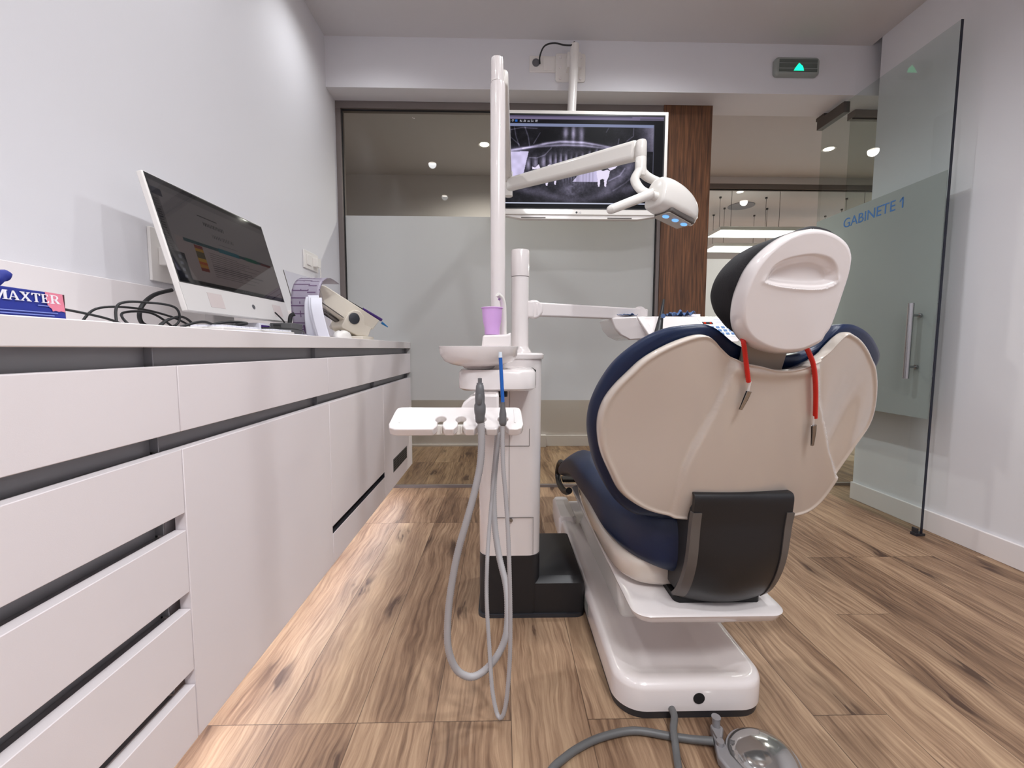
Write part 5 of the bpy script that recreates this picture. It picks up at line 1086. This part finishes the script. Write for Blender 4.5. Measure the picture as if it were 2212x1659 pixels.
bm = bmn(); box(bm, -.756, -.742, 1.459, 1.4615, .916, .930); obj('green_clip', bm, 'green_bit', mc)
bm = bmn(); tube(bm, [(-.715, 1.49, .93), (-.712, 1.495, .975), (-.700, 1.50, .985)], .007, n=10); o = obj('marker', bm, 'cord_black', smooth=True); tag(o, 'black marker standing in the grey pen basket', 'marker')

# pouch sealer with dark side dial
ps = thing('pouch_sealer', 'cream tabletop pouch sealing machine with dark round side dial', 'sealing machine', (-.66, 2.05, WZ))
SX = -.700
def prof_prism(P, x0, x1, mat, nm, par, bev=.004):
    bm = bmn(); prism(bm, P, (x0, -x0, 0)); return obj(nm, bm, mat, par, bevel=bev, seg=3)
prof_prism(DATA['sealer'], -.075, 0, 'beige_plastic', 'arm', ps)
prof_prism(DATA['sealer2'], -.090, 0, 'beige_plastic', 'pivot_housing', ps)
kc = PV['knob']
bm = bmn(); lathe(bm, [(.0245, 0), (.0245, .003), (.022, .005)], kc, axis=Vector((1, -1, 0)), n=36); obj('dial', bm, 'dial_dark', ps, smooth=True, angle=40)
bm = bmn(); box(bm, -.80, -.60, 1.90, 2.06, WZ+.0003, WZ+.016); obj('foot_plate', bm, 'beige_plastic', ps, bevel=.003)
P = DATA['sealer']
q6, q7 = Vector(P[6]), Vector(P[8]); fo = Vector((.001, -.001, 0)); bm = bmn(); prism(bm, [q6+fo+Vector((0, 0, .010)), q7+fo+Vector((0, 0, .022)), q7+fo+Vector((0, 0, .017)), q6+fo+Vector((0, 0, .005))], (.0004, -.0004, 0)); obj('body_groove', bm, 'trim_grey', ps)
s_ = Vector((-.075, .075, 0)); bm = bmn(); prism(bm, [Vector(P[8])+s_*.4+Vector((0, 0, -.002)), Vector(P[6])+s_*.4+Vector((0, 0, -.002)), Vector(P[6])+s_*.4+Vector((.01, .01, -.020)), Vector(P[8])+s_*.4+Vector((.04, .04, -.028))], s_*.3); obj('sealing_bar', bm, 'trim_grey', ps)
for nm, mat, r, f0, f1, lb in (('pen', 'cord_black', .005, .46, .78, 'black pen lying on top of the cream sealing machine'), ('marker', 'purple', .0075, .70, 1.04, 'purple marker lying at the lower end of the cream sealing machine')):
    A_, B_ = Vector(P[1])+Vector((-.006, .006, 0)), Vector(P[3])+Vector((-.006, .006, 0))
    d_ = (B_-A_); nr = d_.cross(Vector((1, -1, 0))).normalized(); nr = nr if nr.z > 0 else -nr
    bm = bmn(); cyl(bm, A_+d_*f0+nr*(r+.001), A_+d_*f1+nr*(r+.001), r, n=14)
    o = obj(nm, bm, mat, smooth=True); tag(o, lb, nm)
    if nm == 'marker':
        q = A_+d_*(f1+.02)+nr*(-.002); bm = bmn(); cyl(bm, q, q+d_.normalized()*.035+Vector((0, 0, -.004)), .0065, .002, n=12); o2 = obj('syringe_tip', bm, 'teal_cap', smooth=True); tag(o2, 'blue plastic tip hanging over the lower end of the sealing machine', 'tip')
ms = thing('computer_mouse', 'white low domed mouse near the front edge before the sealing machine', 'mouse', (-.60, 1.66, WZ))
bm = bmn(); pr_ = [(1.0, .0), (1.0, .18), (.92, .5), (.75, .76), (.5, .93), (.25, .99), (.02, 1.0)]
rings = [[(-.602+.028*r_*math.cos(2*PI*j/32), 1.665+.062*r_*math.sin(2*PI*j/32), WZ+.0005+.030*h_) for j in range(32)] for r_, h_ in pr_]
stack(bm, rings); obj('shell', bm, 'white_plastic', ms, smooth=True, angle=60)
bm = bmn(); box(bm, -.600, -.596, 1.63, 1.66, WZ+.026, WZ+.0315); obj('scroll_wheel', bm, 'trim_grey', ms, bevel=.001)
